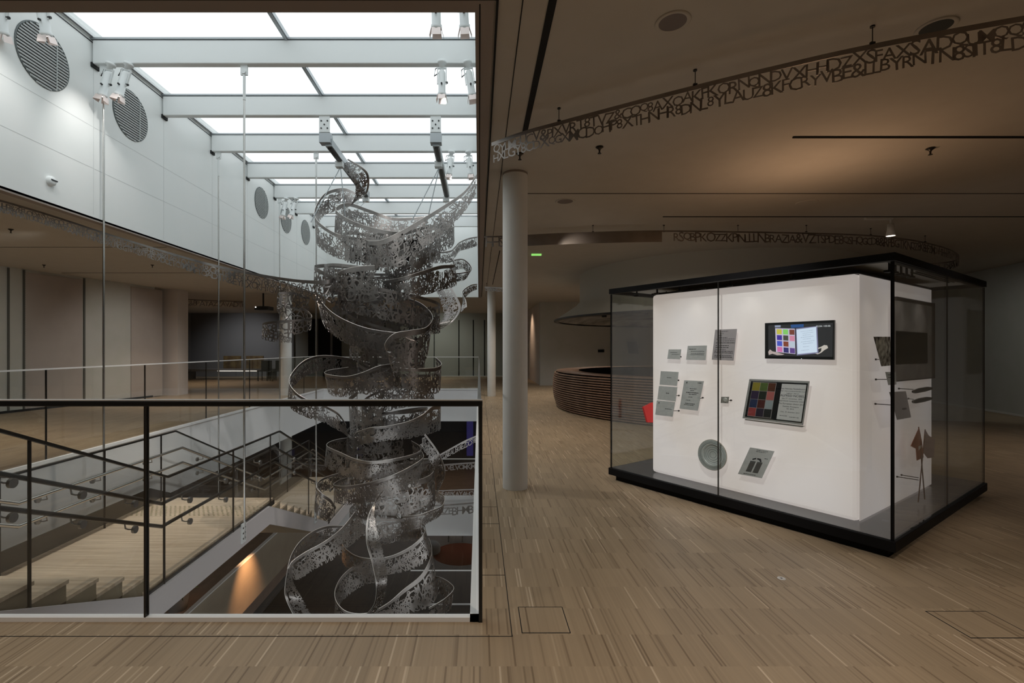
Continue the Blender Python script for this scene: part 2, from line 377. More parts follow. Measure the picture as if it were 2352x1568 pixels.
struct('trim_9', MB().box(OX0 - .10, OX0 + .0, OY0, VY1, CZ - .02, CZ + .06), M['frame'])
g = MB().box(-5.2, .09, 2.362, 2.372, CZ - .014, CZ).box(.086, .098, -1, 16, CZ - .014, CZ).box(.215, .22, -1, 16, CZ - .005, CZ).box(.002, .008, 2.4, 16, CZ - .014, CZ)
g.box(.345, .385, -1, 3.85, CZ - .006, CZ)
g.box(.36, .375, 8.5, 13, CZ - .006, CZ)
g.box(.4, 10.5, 5.36, 5.37, CZ - .004, CZ).box(2.4, 9, 6.30, 6.312, CZ - .008, CZ).box(2.55, 6.5, 3.92, 3.935, CZ - .012, CZ)
g.box(-9.5, -5.3, 8.2, 8.212, CZ - .004, CZ).box(-9.5, -5.3, 11.0, 11.02, CZ - .004, CZ)
struct('trim_10', g, M['blackgroove'])
# panel joints of the skylight wall
j = MB()
for y in (3.6, 5.0, 6.43, 7.86, 9.29, 10.7, 12.1, 13.6, 15): j.box(OX0, OX0 + .0055, y, y + .006, CZ + .06, ZT)
for z in (3.75, 4.3): j.box(OX0, OX0 + .0055, OY0, VY1, z, z + .005)
struct('trim_11', j, mat('panel_joint', (.66, .68, .68), .6))
# outer walls
def wallseg(name, p, q, m, z0=0, z1=CZ, t=.12):
    d = (Vector((*q, 0)) - Vector((*p, 0))); n = Vector((-d.y, d.x, 0)).normalized() * t
    return struct(name, MB().obox((*p, z0), d, n, (0, 0, z1 - z0)), m)
wallseg('wall_left', (-12.4, -.2), (-9.12, 13.6), M['wall'])
wallseg('wall_left_rear', (-12.4, -.2), (-12.6, -3), M['wall'])
struct('wall_left_pier', MB().box(-9.20, -8.72, 14.0, 14.5, 0, CZ), mat('pier_paint', (.62, .56, .53), .8))
dW = Vector((3.28, 13.8, 0)).normalized(); nW = Vector((dW.y, -dW.x, 0))
def onwall(t): return Vector((-12.4, -.2, 0)) + dW * t + nW * .004
def tAt(px):                                            # where a sight line meets the left wall
    k = (px - 1100) / F; return (k * -.2 + 12.4) / (dW.x - k * dW.y)
t0, t1 = tAt(56), tAt(188)
struct('trim_12', MB().obox(onwall(t0) + Vector((0, 0, .02)), dW * (t1 - t0), nW * .012, (0, 0, 3.0)), M['wallbrown'])
t2, t3 = tAt(300), tAt(372)
struct('trim_13', MB().obox(onwall(t2) + Vector((0, 0, .02)), dW * (t3 - t2), nW * .012, (0, 0, 3.0)), M['wallbrown'])
pr = MB()
for px in (16, 52, 191):
    t = tAt(px); pr.obox(onwall(t) + Vector((0, 0, 0)), dW * .035, nW * .02, (0, 0, 3.06))
struct('trim_14', pr, mat('perforated_track', (.10, .10, .09), .5))
dots = MB()
for px in (16, 52, 191):
    t = tAt(px)
    for k in range(62): dots.obox(onwall(t + .035) + nW * .002 + Vector((0, 0, .03 + k * .049)), dW * .012, nW * .02, (0, 0, .024))
struct('trim_15', dots, mat('track_teeth', (.5, .5, .46), .5))
struct('baseboard_left', MB().obox(onwall(.5), dW * 13.6, nW * .03, (0, 0, .05)), M['black'])
struct('wall_far', MB().box(-9.0, 2.4, 23.6, 23.8, 0, CZ), M['door'])
struct('wall_far_left', MB().box(-14, -9.0, 23.5, 23.8, 0, CZ), M['charcoal'])
struct('wall_far_side', MB().box(-14.1, -14, -3, 24, 0, CZ), M['charcoal'])
struct('wall_east', MB().box(14, 14.1, -3, 24, 0, CZ), M['wall'])
struct('wall_behind', MB().box(-14, 14, -3.2, -3, 0, CZ), M['charcoal'])
struct('wall_back_right', MB().box(2.25, 14, 17.8, 18.0, 0, CZ), M['wall'])
struct('wall_recess', MB().box(2.25, 2.4, 18.0, 23.6, 0, CZ), mat('recess_paint', (.62, .55, .5), .8))
wallseg('wall_right', (13.0, 18), (10.75, 9.3), M['wall'])
wallseg('wall_right_near', (10.75, 9.3), (9.6, -3), M['wall'])
struct('baseboard_right', MB().obox((10.67, 8.9, 0), (2.2, 9.0, 0), (-.03, .006, 0), (0, 0, .035)), M['stripe'])
bl = MB().box(-5, 2.2, 23.56, 23.6, .0, .03)
struct('baseboard_far', bl, M['stripe'])
dl = MB()
for x in (-4.6, -3.4, -2.2, -1.0, -.3, .25, .5, 1.3): dl.box(x, x + .04, 23.57, 23.6, 0, 2.75)
struct('trim_16', dl, M['blackgroove'])
struct('door_1', MB().box(-8.3, -6.7, 23.5, 23.6, 0, 2.8), M['blackgroove'])
for x in (-7.9, -7.2): struct('trim_17', MB().box(x, x + .09, 23.42, 23.5, 0, 2.8), M['charcoal'])
# floor joints and hatches
jl = MB().box(-6, .16, 2.283, 2.287, 0, .0012).box(.155, .159, 2.285, 16, 0, .0012)
for y in (2.90, 3.75, 4.15, 6.2, 8.5): jl.box(.01, .155, y, y + .004, 0, .0012)
struct('trim_18', jl, M['blackgroove'])
def hatch(x0, x1, y0, y1, label):
    h = thing('floor_hatch', label, 'floor hatch', (x0, y0, 0))
    k = .004; MB().box(x0, x1, y0, y0 + k, 0, .0015).box(x0, x1, y1, y1 + k, 0, .0015).box(x0, x0 + k, y0, y1, 0, .0015).box(x1, x1 + k, y0, y1 + k, 0, .0015).build('seam', M['blackgroove'], h)
    MB().box(x0 + k, x1, y0 + k, y1, 0, .0009).build('lid', M['floor'], h)
hatch(.205, .435, 2.31, 2.54, 'small square wooden access lid in the parquet beside the glass balustrade corner')
hatch(2.31, 2.62, 2.27, 2.50, 'square wooden access lid in the dark parquet in front of the display case')
fs = thing('floor_socket', 'small round steel floor socket cap in the parquet before the display case', 'socket', (1.79, 2.86, 0))
MB().lathe([(.006, .0005), (.006, .003), (.021, .003), (.023, .0005)], (1.79, 2.86, 0), n=24).build('ring', M['stripe'], fs)
MB().cyl((1.79, 2.86, 0), .006, .002, n=12).build('hole', M['blackgroove'], fs)

# ------------------------------------------------------------------ roof light
beamsY = [3.54 + 1.42 * k for k in range(9)]
ords = ['first', 'second', 'third', 'fourth', 'fifth', 'sixth', 'seventh', 'eighth', 'ninth']
for k, y in enumerate(beamsY):
    if k == 0: continue
    if k == 0: lab = 'white steel roof beam hidden behind the near opening edge'
    b = thing('roof_beam', 'white box roof beam across the skylight, %s from the front' % ords[max(k - 2, 0)] if k > 1 else ('white box roof beam above the near frame of the skylight opening' if k == 1 else 'white box roof beam closest to the near skylight wall'), 'beam', (-2.56, y, 5.11), 'white beams spanning the skylight')
    x = MB(); x.box(OX0 + .03, OX1, y, y + .10, 5.12, 5.43); x.build('beam_body', M['white'], b, bevel=.012)
    MB().box(OX0 + .0, OX1, y - .012, y + .05, 5.437, 5.46).build('glazing_cap', M['alu'], b)
    MB().box(OX0 + .005, OX0 + .03, y + .0, y + .13, 5.085, 5.14).build('wall_bracket', M['grilleback'], b)
mu = thing('skylight_mullion', 'grey aluminium bar running down the middle of the skylight', 'glazing bar', (-2.545, OY0, 5.46))
MB().box(-2.575, -2.515, OY0, VY1, 5.44, 5.50).build('bar', M['alu'], mu)
MB().box(-2.56, -2.53, OY0, VY1, 5.425, 5.44).build('fin', M['alu'], mu)
struct('trim_19', MB().box(OX0, OX0 + .035, OY0, VY1, 5.46, 5.52).box(OX1 - .035, OX1, OY0, VY1, 5.46, 5.52), M['white'])
struct('trim_20', MB().box(OX0, OX0 + .010, OY0, VY1, 5.41, 5.422).box(OX0 + .035, OX0 + .045, OY0, VY1, 5.455, 5.47), M['black'])
for i, (xa, xb) in enumerate(((OX0 + .01, -2.56), (-2.53, OX1 - .01))):
    for k, y in enumerate(beamsY + [VY1 - 1.3]):
        pass
    struct('window_%d' % (i + 1), MB().box(xa, xb, OY0 + .01, VY1 - .01, 5.505, 5.515), M['skyglass'])

# ventilation grilles
def grille():
    y = 5.69; r = .353; z = 4.79; x = OX0
    g = thing('round_vent', 'large round slatted vent on white skylight wall, nearest of the row', 'vent', (x, y, z), 'round vents in a row on the white wall')
    MB().lathe([(1e-4, .004), (r, .004)], (x, y, z), (1, 0, 0), 48, False).build('backing', M['grilleback'], g)
    MB().lathe([(r, 0), (r + .008, .008), (r, .014), (r - .012, .012), (r - .012, .004)], (x, y, z), (1, 0, 0), 48).build('rim', M['grille'], g)
    sl = MB(); n = 19
    for k in range(n):
        zz = -r + (k + .5) * 2 * r / n; hw = math.sqrt(max(r * r - zz * zz, 0)) - .012
        if hw > .03:
            sl.prism([(x + .006, y - hw, z + zz - .010), (x + .014, y - hw, z + zz - .016), (x + .018, y - hw, z + zz - .004), (x + .010, y - hw, z + zz + .008)], (0, 2 * hw, 0))
    sl.prism([(x + .019, y + .16, z - r * .85), (x + .022, y + .16, z - r * .85), (x + .022, y + .165, z + r * .85), (x + .019, y + .165, z + r * .85)], (0, .01, 0))
    sl.build('slats', mat('vent_slats', (.55, .58, .575), .5, .2), g)
    return g
g0 = grille()
for y, l in ((7.12, 'round slatted vent on white wall below a pair of spotlights, second of the row'), (11.4, 'round slatted vent on the white wall, just left of the thin hanging rod cluster'), (12.85, 'round slatted vent on white wall partly behind the far pair of spotlights'), (14.3, 'round slatted vent farthest along the white skylight wall')):
    copy_tree(g0, (OX0, y, 4.79), l)
# motion sensor on the wall
q = thing('wall_sensor', 'small white round sensor with dark slot on the white wall', 'sensor', (OX0, 5.72, 3.33))
q.location = (OX0, 5.78, 3.36); OFF[q.name] = Vector(q.location)
MB().lathe([(1e-4, .05), (.035, .05), (.055, .035), (.06, 0)], q.location, (1, 0, 0), 24).build('dome', M['white'], q)
MB().box(OX0 + .045, OX0 + .055, 5.745, 5.83, 3.36, 3.375).build('slot', M['black'], q)

# ------------------------------------------------------------------ stage spotlights below the beams
def spotlight():
    o = thing('spotlight', 'x', 'spotlight', (0, 0, 0), 'white spotlights under the roof beams')
    MB().lathe([(1e-4, 0), (.06, 0), (.06, -.03), (.035, -.04), (.035, -.08), (1e-4, -.08)], n=20).build('base', M['white'], o)
    MB().box(-.055, .055, -.012, .012, -.10, -.08).box(-.062, -.05, -.012, .012, -.30, -.08).box(.05, .062, -.012, .012, -.30, -.08).build('yoke', M['white'], o)
    d = Vector((.0, 0, -1)); c = Vector((0, 0, -.12))
    bo = MB().lathe([(1e-4, 0), (.03, 0), (.045, -.03), (.048, -.30), (.056, -.30), (.056, -.34), (1e-4, -.335)], c, n=20).build('body', M['white'], o)
    MB().cyl(c + Vector((.048, 0, -.16)), .014, .03, (1, 0, 0), 10).build('knob', M['black'], bo); MB().cyl(c + Vector((0, -.048, -.2)), .012, .02, (0, -1, 0), 10).build('knob', M['black'], bo)
    MB().lathe([(1e-4, -.337), (.045, -.337)], c, n=16).build('lens', M['lampdim'], bo)
    for a in range(4):
        bd = MB()
        A = a * PI / 2; u = Vector((math.cos(A), math.sin(A), 0)); v = Vector((-u.y, u.x, 0)); e = c + Vector((0, 0, -.335))
        bd.prism([e + u * .05 - v * .045, e + u * .05 + v * .045, e + u * .07 + v * .05 + Vector((0, 0, -.07)), e + u * .07 - v * .05 + Vector((0, 0, -.07))], u * .003)
        bd.build('barn_door', M['barn'], bo)
    MB().tube([(0, .0, -.05), (-.09, .02, -.09), (-.10, .02, -.18), (-.03, .01, -.14)], .005, 6).build('cable', M['black'], o)
    return o
sp0 = spotlight(); used = False
spots = [(at(255, 146, 6.38), (.22, -.05), 'white spotlight with pinkish glimmering flaps, left of the pair beside the near hanging rod'),
         (at(296, 146, 6.38), (.26, -.05), 'white spotlight with pinkish glimmering flaps, right of the pair beside the near hanging rod'),
         (at(1015, 141, 6.38), (0, 0), 'white spotlight hanging straight down beneath the near beam at the right'),
         (at(1073, 141, 6.38), (-.15, .05), 'white spotlight tilted beneath the near beam, closest to the opening edge'),
         (Vector((-.44, 4.90, 5.11)), (0, .25), 'white spotlight at top edge of the picture, left of the right-hand two'),
         (Vector((-.17, 4.90, 5.11)), (-.05, .25), 'white spotlight at top edge of the picture, right of the right-hand two'),
         (Vector((-4.93, 5.0, 5.11)), (.3, .3), 'white spotlight glaring at the top left corner above the largest vent'),
         (Vector((-4.55, 5.0, 5.11)), (.1, .3), 'white spotlight with pinkish glimmering flaps over the right edge of the largest vent'),
         (Vector((-4.80, 12.06, 5.11)), (.2, 0), 'small far spotlight, left of the distant pair above the vents'),
         (Vector((-4.55, 12.06, 5.11)), (.3, 0), 'small far spotlight, right of the distant pair above the vents'),
         (Vector((-4.75, 14.8, 5.11)), (.2, 0), 'tiny spotlight farthest away above the last vent'),
         (Vector((-.52, 9.2, 5.11)), (.1, 0), 'small spotlight behind the diagonal ribbon, left of that pair'),
         (Vector((-.2, 9.2, 5.11)), (-.1, 0), 'small spotlight behind the diagonal ribbon, right of that pair')]
for i, (p, (ty, tx), lab) in enumerate(spots):
    o = sp0 if i == 0 else copy_tree(sp0)
    o.location = p; o.rotation_euler = (tx, ty, 0); o['label'] = lab
lamp('wall_wash_lamp', 'SPOT', (-4.4, 5.9, 4.9), 40, (1, .97, .93), (-5.13, 6.35, 3.8), .03, spot=75, blend=1)
lamp('wall_wash_lamp', 'SPOT', (-4.5, 4.8, 4.8), 26, (1, .97, .93), (-5.13, 5.2, 3.7), .03, spot=80, blend=1)
lamp('sculpture_lamp', 'SPOT', (-.9, 5.4, 4.7), 95, (1, .93, .88), (-1.8, 8.3, .5), .04, spot=60, blend=.8)
lamp('sculpture_lamp', 'SPOT', (-4.2, 6.0, 4.7), 45, (1, .90, .84), (-1.9, 8.2, -1), .04, spot=50, blend=.8)
lamp('sculpture_lamp', 'SPOT', (-.2, 6.4, 4.6), 26, (1, .74, .62), (-1.9, 7.4, -2.8), .04, spot=40, blend=.8)

# ------------------------------------------------------------------ hanging rods carrying the stair
def flightz(y):                                         # walking surface of the stair
    if y < 4.64: return -.96 + (4.64 - y) * .44
    if y < 7.50: return -.96
    if y < 10.45: return -.96 - (y - 7.50) * .44
    if y < 13.6: return -2.26
    return -2.26 - (y - 13.6) * .44
XR = -3.17
rn = {(-4.99, 6.38): 'tall thin steel rod nearest the left wall hanging beneath the near beam', (-3.12, 6.38): 'thin steel rod from near beam bolted to the stair stringer',
      (-4.99, 9.22): 'thin steel rod from the third beam beside the white wall', (-3.12, 9.22): 'thin steel rod from the third beam left of the sculpture',
      (-4.99, 12.06): 'faint distant steel rod beside the far vents', (-3.05, 12.06): 'distant steel rod hidden by the sculpture'}
for (x, y), lab in rn.items():
    r = thing('hanger_rod', lab, 'rod', (x, y, 5.12), 'rods hanging the stair from the roof beams')
    zb = flightz(y) - .22; yy = y + .05
    MB().box(x - .045, x + .045, yy - .012, yy + .012, 4.99, 5.12).cyl((x, yy - .03, 5.03), .03, .06, (0, 1, 0), 14).build('clevis', M['white'], r)
    MB().tube([(x, yy, 5.0), (x, yy, 4.66)], .018, 10).build('turnbuckle', M['white'], r)
    MB().tube([(x, yy, 4.66), (x, yy, zb)], .013, 8).build('shaft', M['steel'], r)
    if x > -4:
        fp = MB().box(XR + .032, XR + .048, yy - .055, yy + .055, zb - .04, zb + .22).build('foot_plate', M['white'], r)
        for k in range(3):
            for m_ in (0, .05): MB().cyl((XR + .048, yy - .025 + m_, zb + .02 + k * .07), .011, .006, (1, 0, 0), 8).build('bolt', M['black'], fp)

# ------------------------------------------------------------------ struts that carry the sculpture, with cables
for i, (bx, lab) in enumerate(((-2.50, 'grey steel hanging strut above sculpture, the left one with bolted plate'), (-.70, 'grey steel hanging strut above sculpture, the right one beside the spotlights'))):
    y0 = 7.84; s_ = thing('hanging_strut', lab, 'strut', (bx, y0, 5.12))
    bp_ = MB().box(bx - .085, bx + .085, y0 - .02, y0, 4.86, 5.13).build('bolted_plate', M['white'], s_)
    for (dx, dz) in ((-.05, 5.04), (.05, 5.04), (-.05, 4.92), (.05, 4.92), (0, 4.98)): MB().cyl((bx + dx, y0 - .02, dz), .013, .008, (0, -1, 0), 8).build('bolt', M['black'], bp_)
    MB().box(bx - .09, bx + .09, y0 - .01, y0 + .14, 4.70, 4.86).build('upper_block', M['alu'], s_)
    x1 = bx + (.05 if i == 0 else 0)
    MB().box(x1 - .055, x1 + .055, y0 + .05, 10.6, 4.66, 4.78).build('channel', M['alu'], s_)
    MB().box(x1 - .03, x1 + .03, y0 + .1, 10.5, 4.64, 4.66).build('slot', M['darkmetal'], s_)
    for yy in (8.5, 10.5):
        MB().box(x1 - .08, x1 + .05, yy, yy + .12, 4.56, 4.66).build('clamp', M['white'], s_)
    z1 = 4.57
    tg = ((-.35, 8.2, 3.5), (-.15, 8.9, 3.45), (.15, 8.6, 3.42)) if i == 0 else ((-.45, 8.2, 3.5), (-.25, 8.6, 3.5), (-.1, 9.2, 3.45))
    for (dx, yy, zz) in tg: MB().tube([(x1, 8.56 if yy < 8.8 else 10.5, z1), (bx + dx, yy, zz)], .008, 6).build('cable', M['alu'], s_)

# ------------------------------------------------------------------ letter sculpture
SC = thing('letter_sculpture', 'tall tower of looping steel ribbons cut into overlapping capital letters, hanging through the void', 'sculpture', (-1.85, 8.3, -3.7))
RB = [
 [(800,365,778,378,8.6),(845,398,815,425,8.7),(838,448,806,470,9.2),(790,432,782,482,9.7),(745,445,740,500,9.5),(722,492,727,558,9.0),(760,530,768,590,8.6),(815,545,815,602,8.5),(870,545,868,602,8.6)],
 [(978,497,976,540,9.9),(906,500,903,548,9.8),(850,482,848,535,9.5),(800,466,800,520,9.2),(771,480,768,540,8.8),(812,508,806,568,8.3),(880,528,872,590,8.1),(930,531,925,590,8.3),(985,515,985,570,8.9)],
 [(1095,400,1095,442,7.6),(1066,440,1068,485,7.7),(1016,474,1022,535,7.8),(960,508,968,575,7.8),(920,531,930,610,7.8),(880,550,890,625,7.8),(848,553,852,620,8.0),(840,546,842,600,8.4),(870,534,872,580,8.9),(930,530,930,575,9.5)],
 [(1000,500,1000,540,9.6),(1035,508,1040,545,9.2),(1042,520,1038,568,8.8),(1010,526,1005,585,8.4),(970,548,966,620,8.1),(930,570,935,650,8.0),(900,586,915,665,8.2),(880,600,890,670,8.8)],
 [(870,609,872,690,7.9),(820,612,822,695,8.0),(785,621,790,690,8.1),(773,632,778,700,8.4),(790,640,792,700,8.9)],
 [(1035,590,1040,640,9.5),(1045,606,1048,656,9.0),(1010,610,1010,668,8.4),(970,622,970,680,8.1),(926,636,926,690,8.0),(880,645,885,700,8.3)],
 [(1096,543,1096,565,11),(1075,547,1075,572,10.6),(1055,556,1056,577,10.2),(1046,565,1046,590,10),(1035,575,1035,603,10),(1010,578,1010,605,9.9),(985,575,985,605,9.7)],
 [(1030,600,1032,625,9.6),(1060,594,1062,618,9.7),(1078,605,1074,632,9.6),(1083,620,1070,640,9.4),(1060,626,1062,645,9.3),(1040,628,1042,648,9.4)],
 [(1096,652,1096,665,12),(1080,655,1082,671,11.6),(1062,670,1066,688,11.2),(1070,690,1060,705,11),(1072,705,1058,718,10.8)],
 [(1030,650,1000,662,9.2),(1048,680,1012,695,9.0),(1058,708,1018,722,8.9),(1040,738,1008,742,8.8),(1005,760,985,752,8.8)],
 [(760,668,760,735,8.9),(820,664,820,740,9.0),(881,674,884,745,9.0),(944,687,940,752,8.8),(976,703,970,758,8.5),(994,728,985,790,8.1),(979,751,975,835,7.8),(944,758,950,850,7.6),(905,766,920,855,7.5),(884,790,905,858,7.5),(892,815,910,875,7.6),(905,840,925,892,7.7)],
 [(722,665,735,720,8.6),(738,692,745,750,8.2),(763,717,768,772,7.9),(800,738,800,792,7.7),(850,755,848,803,7.6),(920,764,915,806,7.6),(965,760,970,810,7.8)],
 [(885,840,880,868,9.0),(819,826,820,868,8.9),(783,819,780,862,8.7),(738,816,735,855,8.4),(702,826,702,865,8.1),(676,849,680,882,7.8),(664,874,662,908,7.5),(676,897,668,938,7.3),(702,915,700,957,7.2),(740,928,745,972,7.2),(776,948,780,990,7.3),(795,975,800,1003,7.5)],
 [(800,843,800,870,8.7),(755,850,760,875,8.4),(748,858,756,905,8.1),(792,864,790,912,7.8),(830,856,835,905,7.7),(870,840,880,895,7.7),(905,835,920,890,7.9)],
 [(1000,820,1002,860,9.0),(1014,835,1012,890,8.6),(1000,844,1000,905,8.3),(961,846,962,898,8.0),(920,845,922,892,7.9),(895,838,900,885,8.1)],
 [(1005,915,1005,960,8.8),(1012,930,1012,985,8.5),(992,934,994,994,8.2),(970,952,972,1000,8.0),(935,968,935,1008,7.8),(890,978,890,1012,7.7),(850,982,850,1018,7.7),(820,992,828,1022,7.9),(810,1003,815,1030,8.3)],
 [(900,1004,900,1040,9.0),(830,1003,830,1045,9.0),(774,1009,776,1052,8.7),(750,1022,745,1068,8.3),(783,1039,775,1088,8.0),(819,1054,815,1098,7.8),(860,1059,860,1105,7.7),(920,1050,925,1098,7.8),(960,1038,966,1090,8.1),(966,1026,970,1070,8.5),(945,1012,950,1050,8.9)],
 [(968,1035,975,1065,8.4),(972,1050,970,1085,7.9),(944,1070,955,1115,7.6),(908,1088,922,1137,7.4),(872,1101,885,1148,7.4),(836,1110,845,1155,7.5),(792,1116,797,1160,7.7),(766,1112,768,1150,8.0),(790,1098,790,1130,8.5),(830,1092,830,1120,8.9)],
 [(800,1080,800,1100,8.6),(754,1093,752,1125,8.3),(733,1104,728,1140,8.0),(727,1118,722,1170,7.8),(740,1133,730,1185,7.7),(760,1147,745,1195,7.8),(772,1165,755,1205,8.0)],
 [(976,996,962,1020,8.0),(997,1023,980,1045,8.0),(1011,1046,992,1070,8.0),(1020,1071,1000,1100,8.1),(1021,1095,1002,1130,8.3),(1010,1120,990,1160,8.6)],
 [(985,1055,985,1110,8.9),(998,1075,1000,1150,8.6),(985,1092,988,1180,8.2),(950,1105,955,1185,8.0),(910,1120,915,1180,8.0)],
 [(1000,1125,1000,1150,8.9),(1020,1140,1018,1165,8.5),(1016,1160,1010,1185,8.2),(990,1172,985,1200,8.0),(960,1182,960,1215,7.9),(925,1185,930,1220,8.0)],
 [(830,1205,830,1235,8.6),(783,1207,785,1240,8.4),(751,1208,750,1245,8.2),(720,1219,722,1262,8.0),(690,1242,695,1285,7.7),(670,1272,676,1310,7.4),(660,1306,670,1330,7.1)],
 [(815,1175,850,1215,8.0),(786,1211,810,1250,7.7),(747,1242,765,1285,7.4),(702,1267,722,1308,7.2),(672,1288,692,1328,7.0),(662,1305,676,1332,6.9)],
 [(662,1300,668,1296,7.0),(655,1340,674,1335,6.9),(656,1372,694,1372,6.8),(676,1415,718,1415,6.8),(700,1450,740,1450,6.8)],
 [(872,1135,885,1120,7.6),(858,1158,862,1160,7.2),(843,1195,863,1200,7.0),(842,1245,874,1243,6.8),(856,1298,887,1293,6.7),(864,1345,889,1340,6.6),(860,1385,878,1385,6.7),(840,1412,855,1412,6.9)],
 [(870,1278,875,1340,8.3),(845,1283,848,1340,8.1),(810,1301,822,1352,7.8),(783,1326,795,1372,7.5),(769,1358,778,1392,7.2),(775,1385,768,1418,7.0),(800,1405,790,1440,6.9),(845,1407,845,1450,6.9),(890,1385,895,1430,7.1),(926,1354,940,1410,7.3),(965,1322,985,1395,7.6),(985,1290,1005,1365,7.9),(992,1262,1000,1320,8.3),(985,1235,985,1280,8.8)],
 [(800,1225,800,1250,8.6),(785,1245,785,1285,8.2),(810,1272,808,1312,7.8),(850,1282,850,1322,7.6),(899,1276,903,1318,7.6),(944,1254,955,1305,7.7),(970,1230,983,1280,7.9),(977,1212,985,1250,8.3),(965,1200,965,1235,8.7),(920,1198,920,1238,8.9)],
 [(985,1320,985,1360,8.3),(1010,1325,1012,1365,8.0),(1032,1337,1030,1380,7.8),(1042,1352,1036,1400,7.6),(1020,1375,1015,1412,7.4),(985,1395,985,1430,7.3)],
 [(880,920,880,970,7.9),(830,925,832,985,8.0),(800,915,805,1000,8.4),(820,900,822,960,8.9)],
]
for i, r in enumerate(RB):
    letter_ribbon('ribbon', r, M['ribbon'], SC, seed=100 + i, dens=.66, band=.14, hr=(.13, .34), thick=.004, rim=.0045)
# inner coils of the tower
def coil(cx, y0, y1, rpx, turns, Yc, wpx, seed, ph=0):
    pts = []; n = int(turns * 9)
    for k in range(n + 1):
        t = k / n; a = ph + turns * 2 * PI * t; R_ = rpx * (1 + .22 * math.sin(.63 * a + seed * 2.1)); Y = Yc + R_ / F * Yc * math.sin(a) * .9
        x = cx + R_ * math.cos(a); y = y0 + (y1 - y0) * t + 12 * math.sin(a + seed)
        ys = Yc / Y
        pts.append((1100 + (x - 1100) * ys, 800 + (y - 800) * ys, 1100 + (x - 1100) * ys, 800 + (y + wpx - 800) * ys, Y))
    letter_ribbon('ribbon', pts, M['ribbon'], SC, seed=seed, dens=.55, sub=6, band=.10, hr=(.14, .4))
coil(885, 515, 640, 112, 1.7, 8.9, 62, 1, .3)
coil(885, 625, 750, 104, 1.6, 8.9, 66, 2, 1.3)
coil(905, 745, 850, 84, 1.6, 8.8, 60, 3, 2.0)
coil(900, 885, 985, 84, 1.6, 8.8, 58, 4, .2)
coil(890, 1010, 1140, 84, 1.9, 8.7, 60, 5, 1.1)
coil(900, 1150, 1215, 80, 1.1, 8.7, 50, 6, 1.9)
# free ribbons
def free(pts, label, m='ribbon', name='letter_ribbon', **k):
    return tag(letter_ribbon(name, pts, M[m], **k), label, 'ribbon', 'ribbons of cut steel letters strung through the building')
free([(-40,450,-40,480,5.35),(0,458,0,488,5.5),(115,492,115,520,6.1),(230,530,230,558,6.8),(320,558,320,586,7.5),(400,582,400,612,8.2),(480,604,480,638,8.8),(560,622,560,658,8.9),(640,636,640,676,8.7),(700,643,700,685,8.3),(748,643,748,700,8.1),(766,635,768,690,8.3),(745,624,748,680,8.6),(722,610,720,665,9.0),(750,606,750,655,9.4),(806,609,806,655,9.8)],
     'long steel letter ribbon hung under the ceiling edge from the left into the sculpture', seed=41, band=.17, rows=((.42, .42), (.78, .42)))
free([(712,683,712,722,8.8),(670,670,670,706,8.35),(637,675,636,712,8.2),(655,700,658,735,8.55),(700,710,702,745,8.6),(716,728,714,757,8.3),(682,733,684,768,8.0),(640,736,640,778,7.85),(603,743,602,776,8.0),(622,762,622,784,8.3),(670,776,672,787,8.6)],
     'small bright spiral of steel letters in front of the far pale column', seed=42, band=.14, rows=((.36, .44), (.76, .46)))
def V(a, b, Y): return at(a, b, Y)
# frieze along the ceiling at the right
c1 = [(.10, 3.82), (.33, 3.62), (.573, 3.46), (.95, 3.22), (1.335, 2.985), (1.72, 2.77), (2.1, 2.58), (2.67, 2.36), (3.2, 2.2)]
fr = letter_ribbon('ceiling_frieze', [((x, y, 2.985), (x, y, 2.985 - .165)) for x, y in c1], M['ribbondark'], seed=50, rows=((.40, .42), (.78, .42)), band=.17, world=True, thick=.002)
tag(fr, 'dark letter ribbon hung below the ceiling sweeping to the upper right corner', 'ribbon')
def hanger(x, y, z0, label, grp):
    o = thing('ribbon_hanger', label, 'hanger', (x, y, CZ), grp)
    MB().cyl((x, y, CZ - .008), .012, .008, n=12).build('rose', M['black'], o)
    MB().tube([(x, y, CZ - .008), (x, y, z0)], .0025, 6).build('pin', M['black'], o)
    MB().box(x - .012, x + .012, y - .006, y + .006, z0 - .006, z0 + .004).build('clip', M['black'], o)
for (x, y), l in (((.573, 3.46), 'thin black pin holding the bright end of the dark letter frieze'), ((1.335, 2.985), 'thin black pin at the middle of the near letter frieze'), ((2.1, 2.58), 'thin black pin of the near letter frieze beside the dark speaker')):
    hanger(x, y, 2.99, l, 'pins of the ceiling friezes')
c2 = [at(1112, 543, 7.0), at(1180, 542, 6.95), at(1300, 538, 6.8), at(1500, 530, 6.66), at(1700, 531, 6.71), at(1880, 534, 6.8), at(2010, 541, 6.95), at(2110, 553, 7.3), at(2180, 572, 7.9), at(2203, 588, 8.5), at(2185, 600, 9.0), at(2120, 606, 9.3), at(2050, 610, 9.5)]
fr2 = letter_ribbon('ceiling_frieze', [((p.x, p.y, 2.985), (p.x, p.y, 2.825)) for p in c2], M['ribbondark'], seed=51, rows=((.56, .74),), band=.13, world=True, thick=.002, plain=((.055, .25),))
tag(fr2, 'far letter ribbon under the ceiling curling round behind the display case', 'ribbon')
for px, l in ((1362, 'pin above the solid part of the far letter frieze'), (1525, 'pin of the far frieze above its first letters'), (1695, 'pin of the far frieze left of centre over the case'), (1852, 'pin of the far frieze directly over the screen'), (2000, 'pin of the far frieze left of the lit ceiling spotlight'), (2125, 'pin of the far frieze where it starts to curl')):
    p = at(px, 536 if px < 2100 else 556, 6.75 if px < 1950 else (6.93 if px < 2100 else 7.38))
    hanger(p.x, p.y, 2.99, l, 'pins of the ceiling friezes')
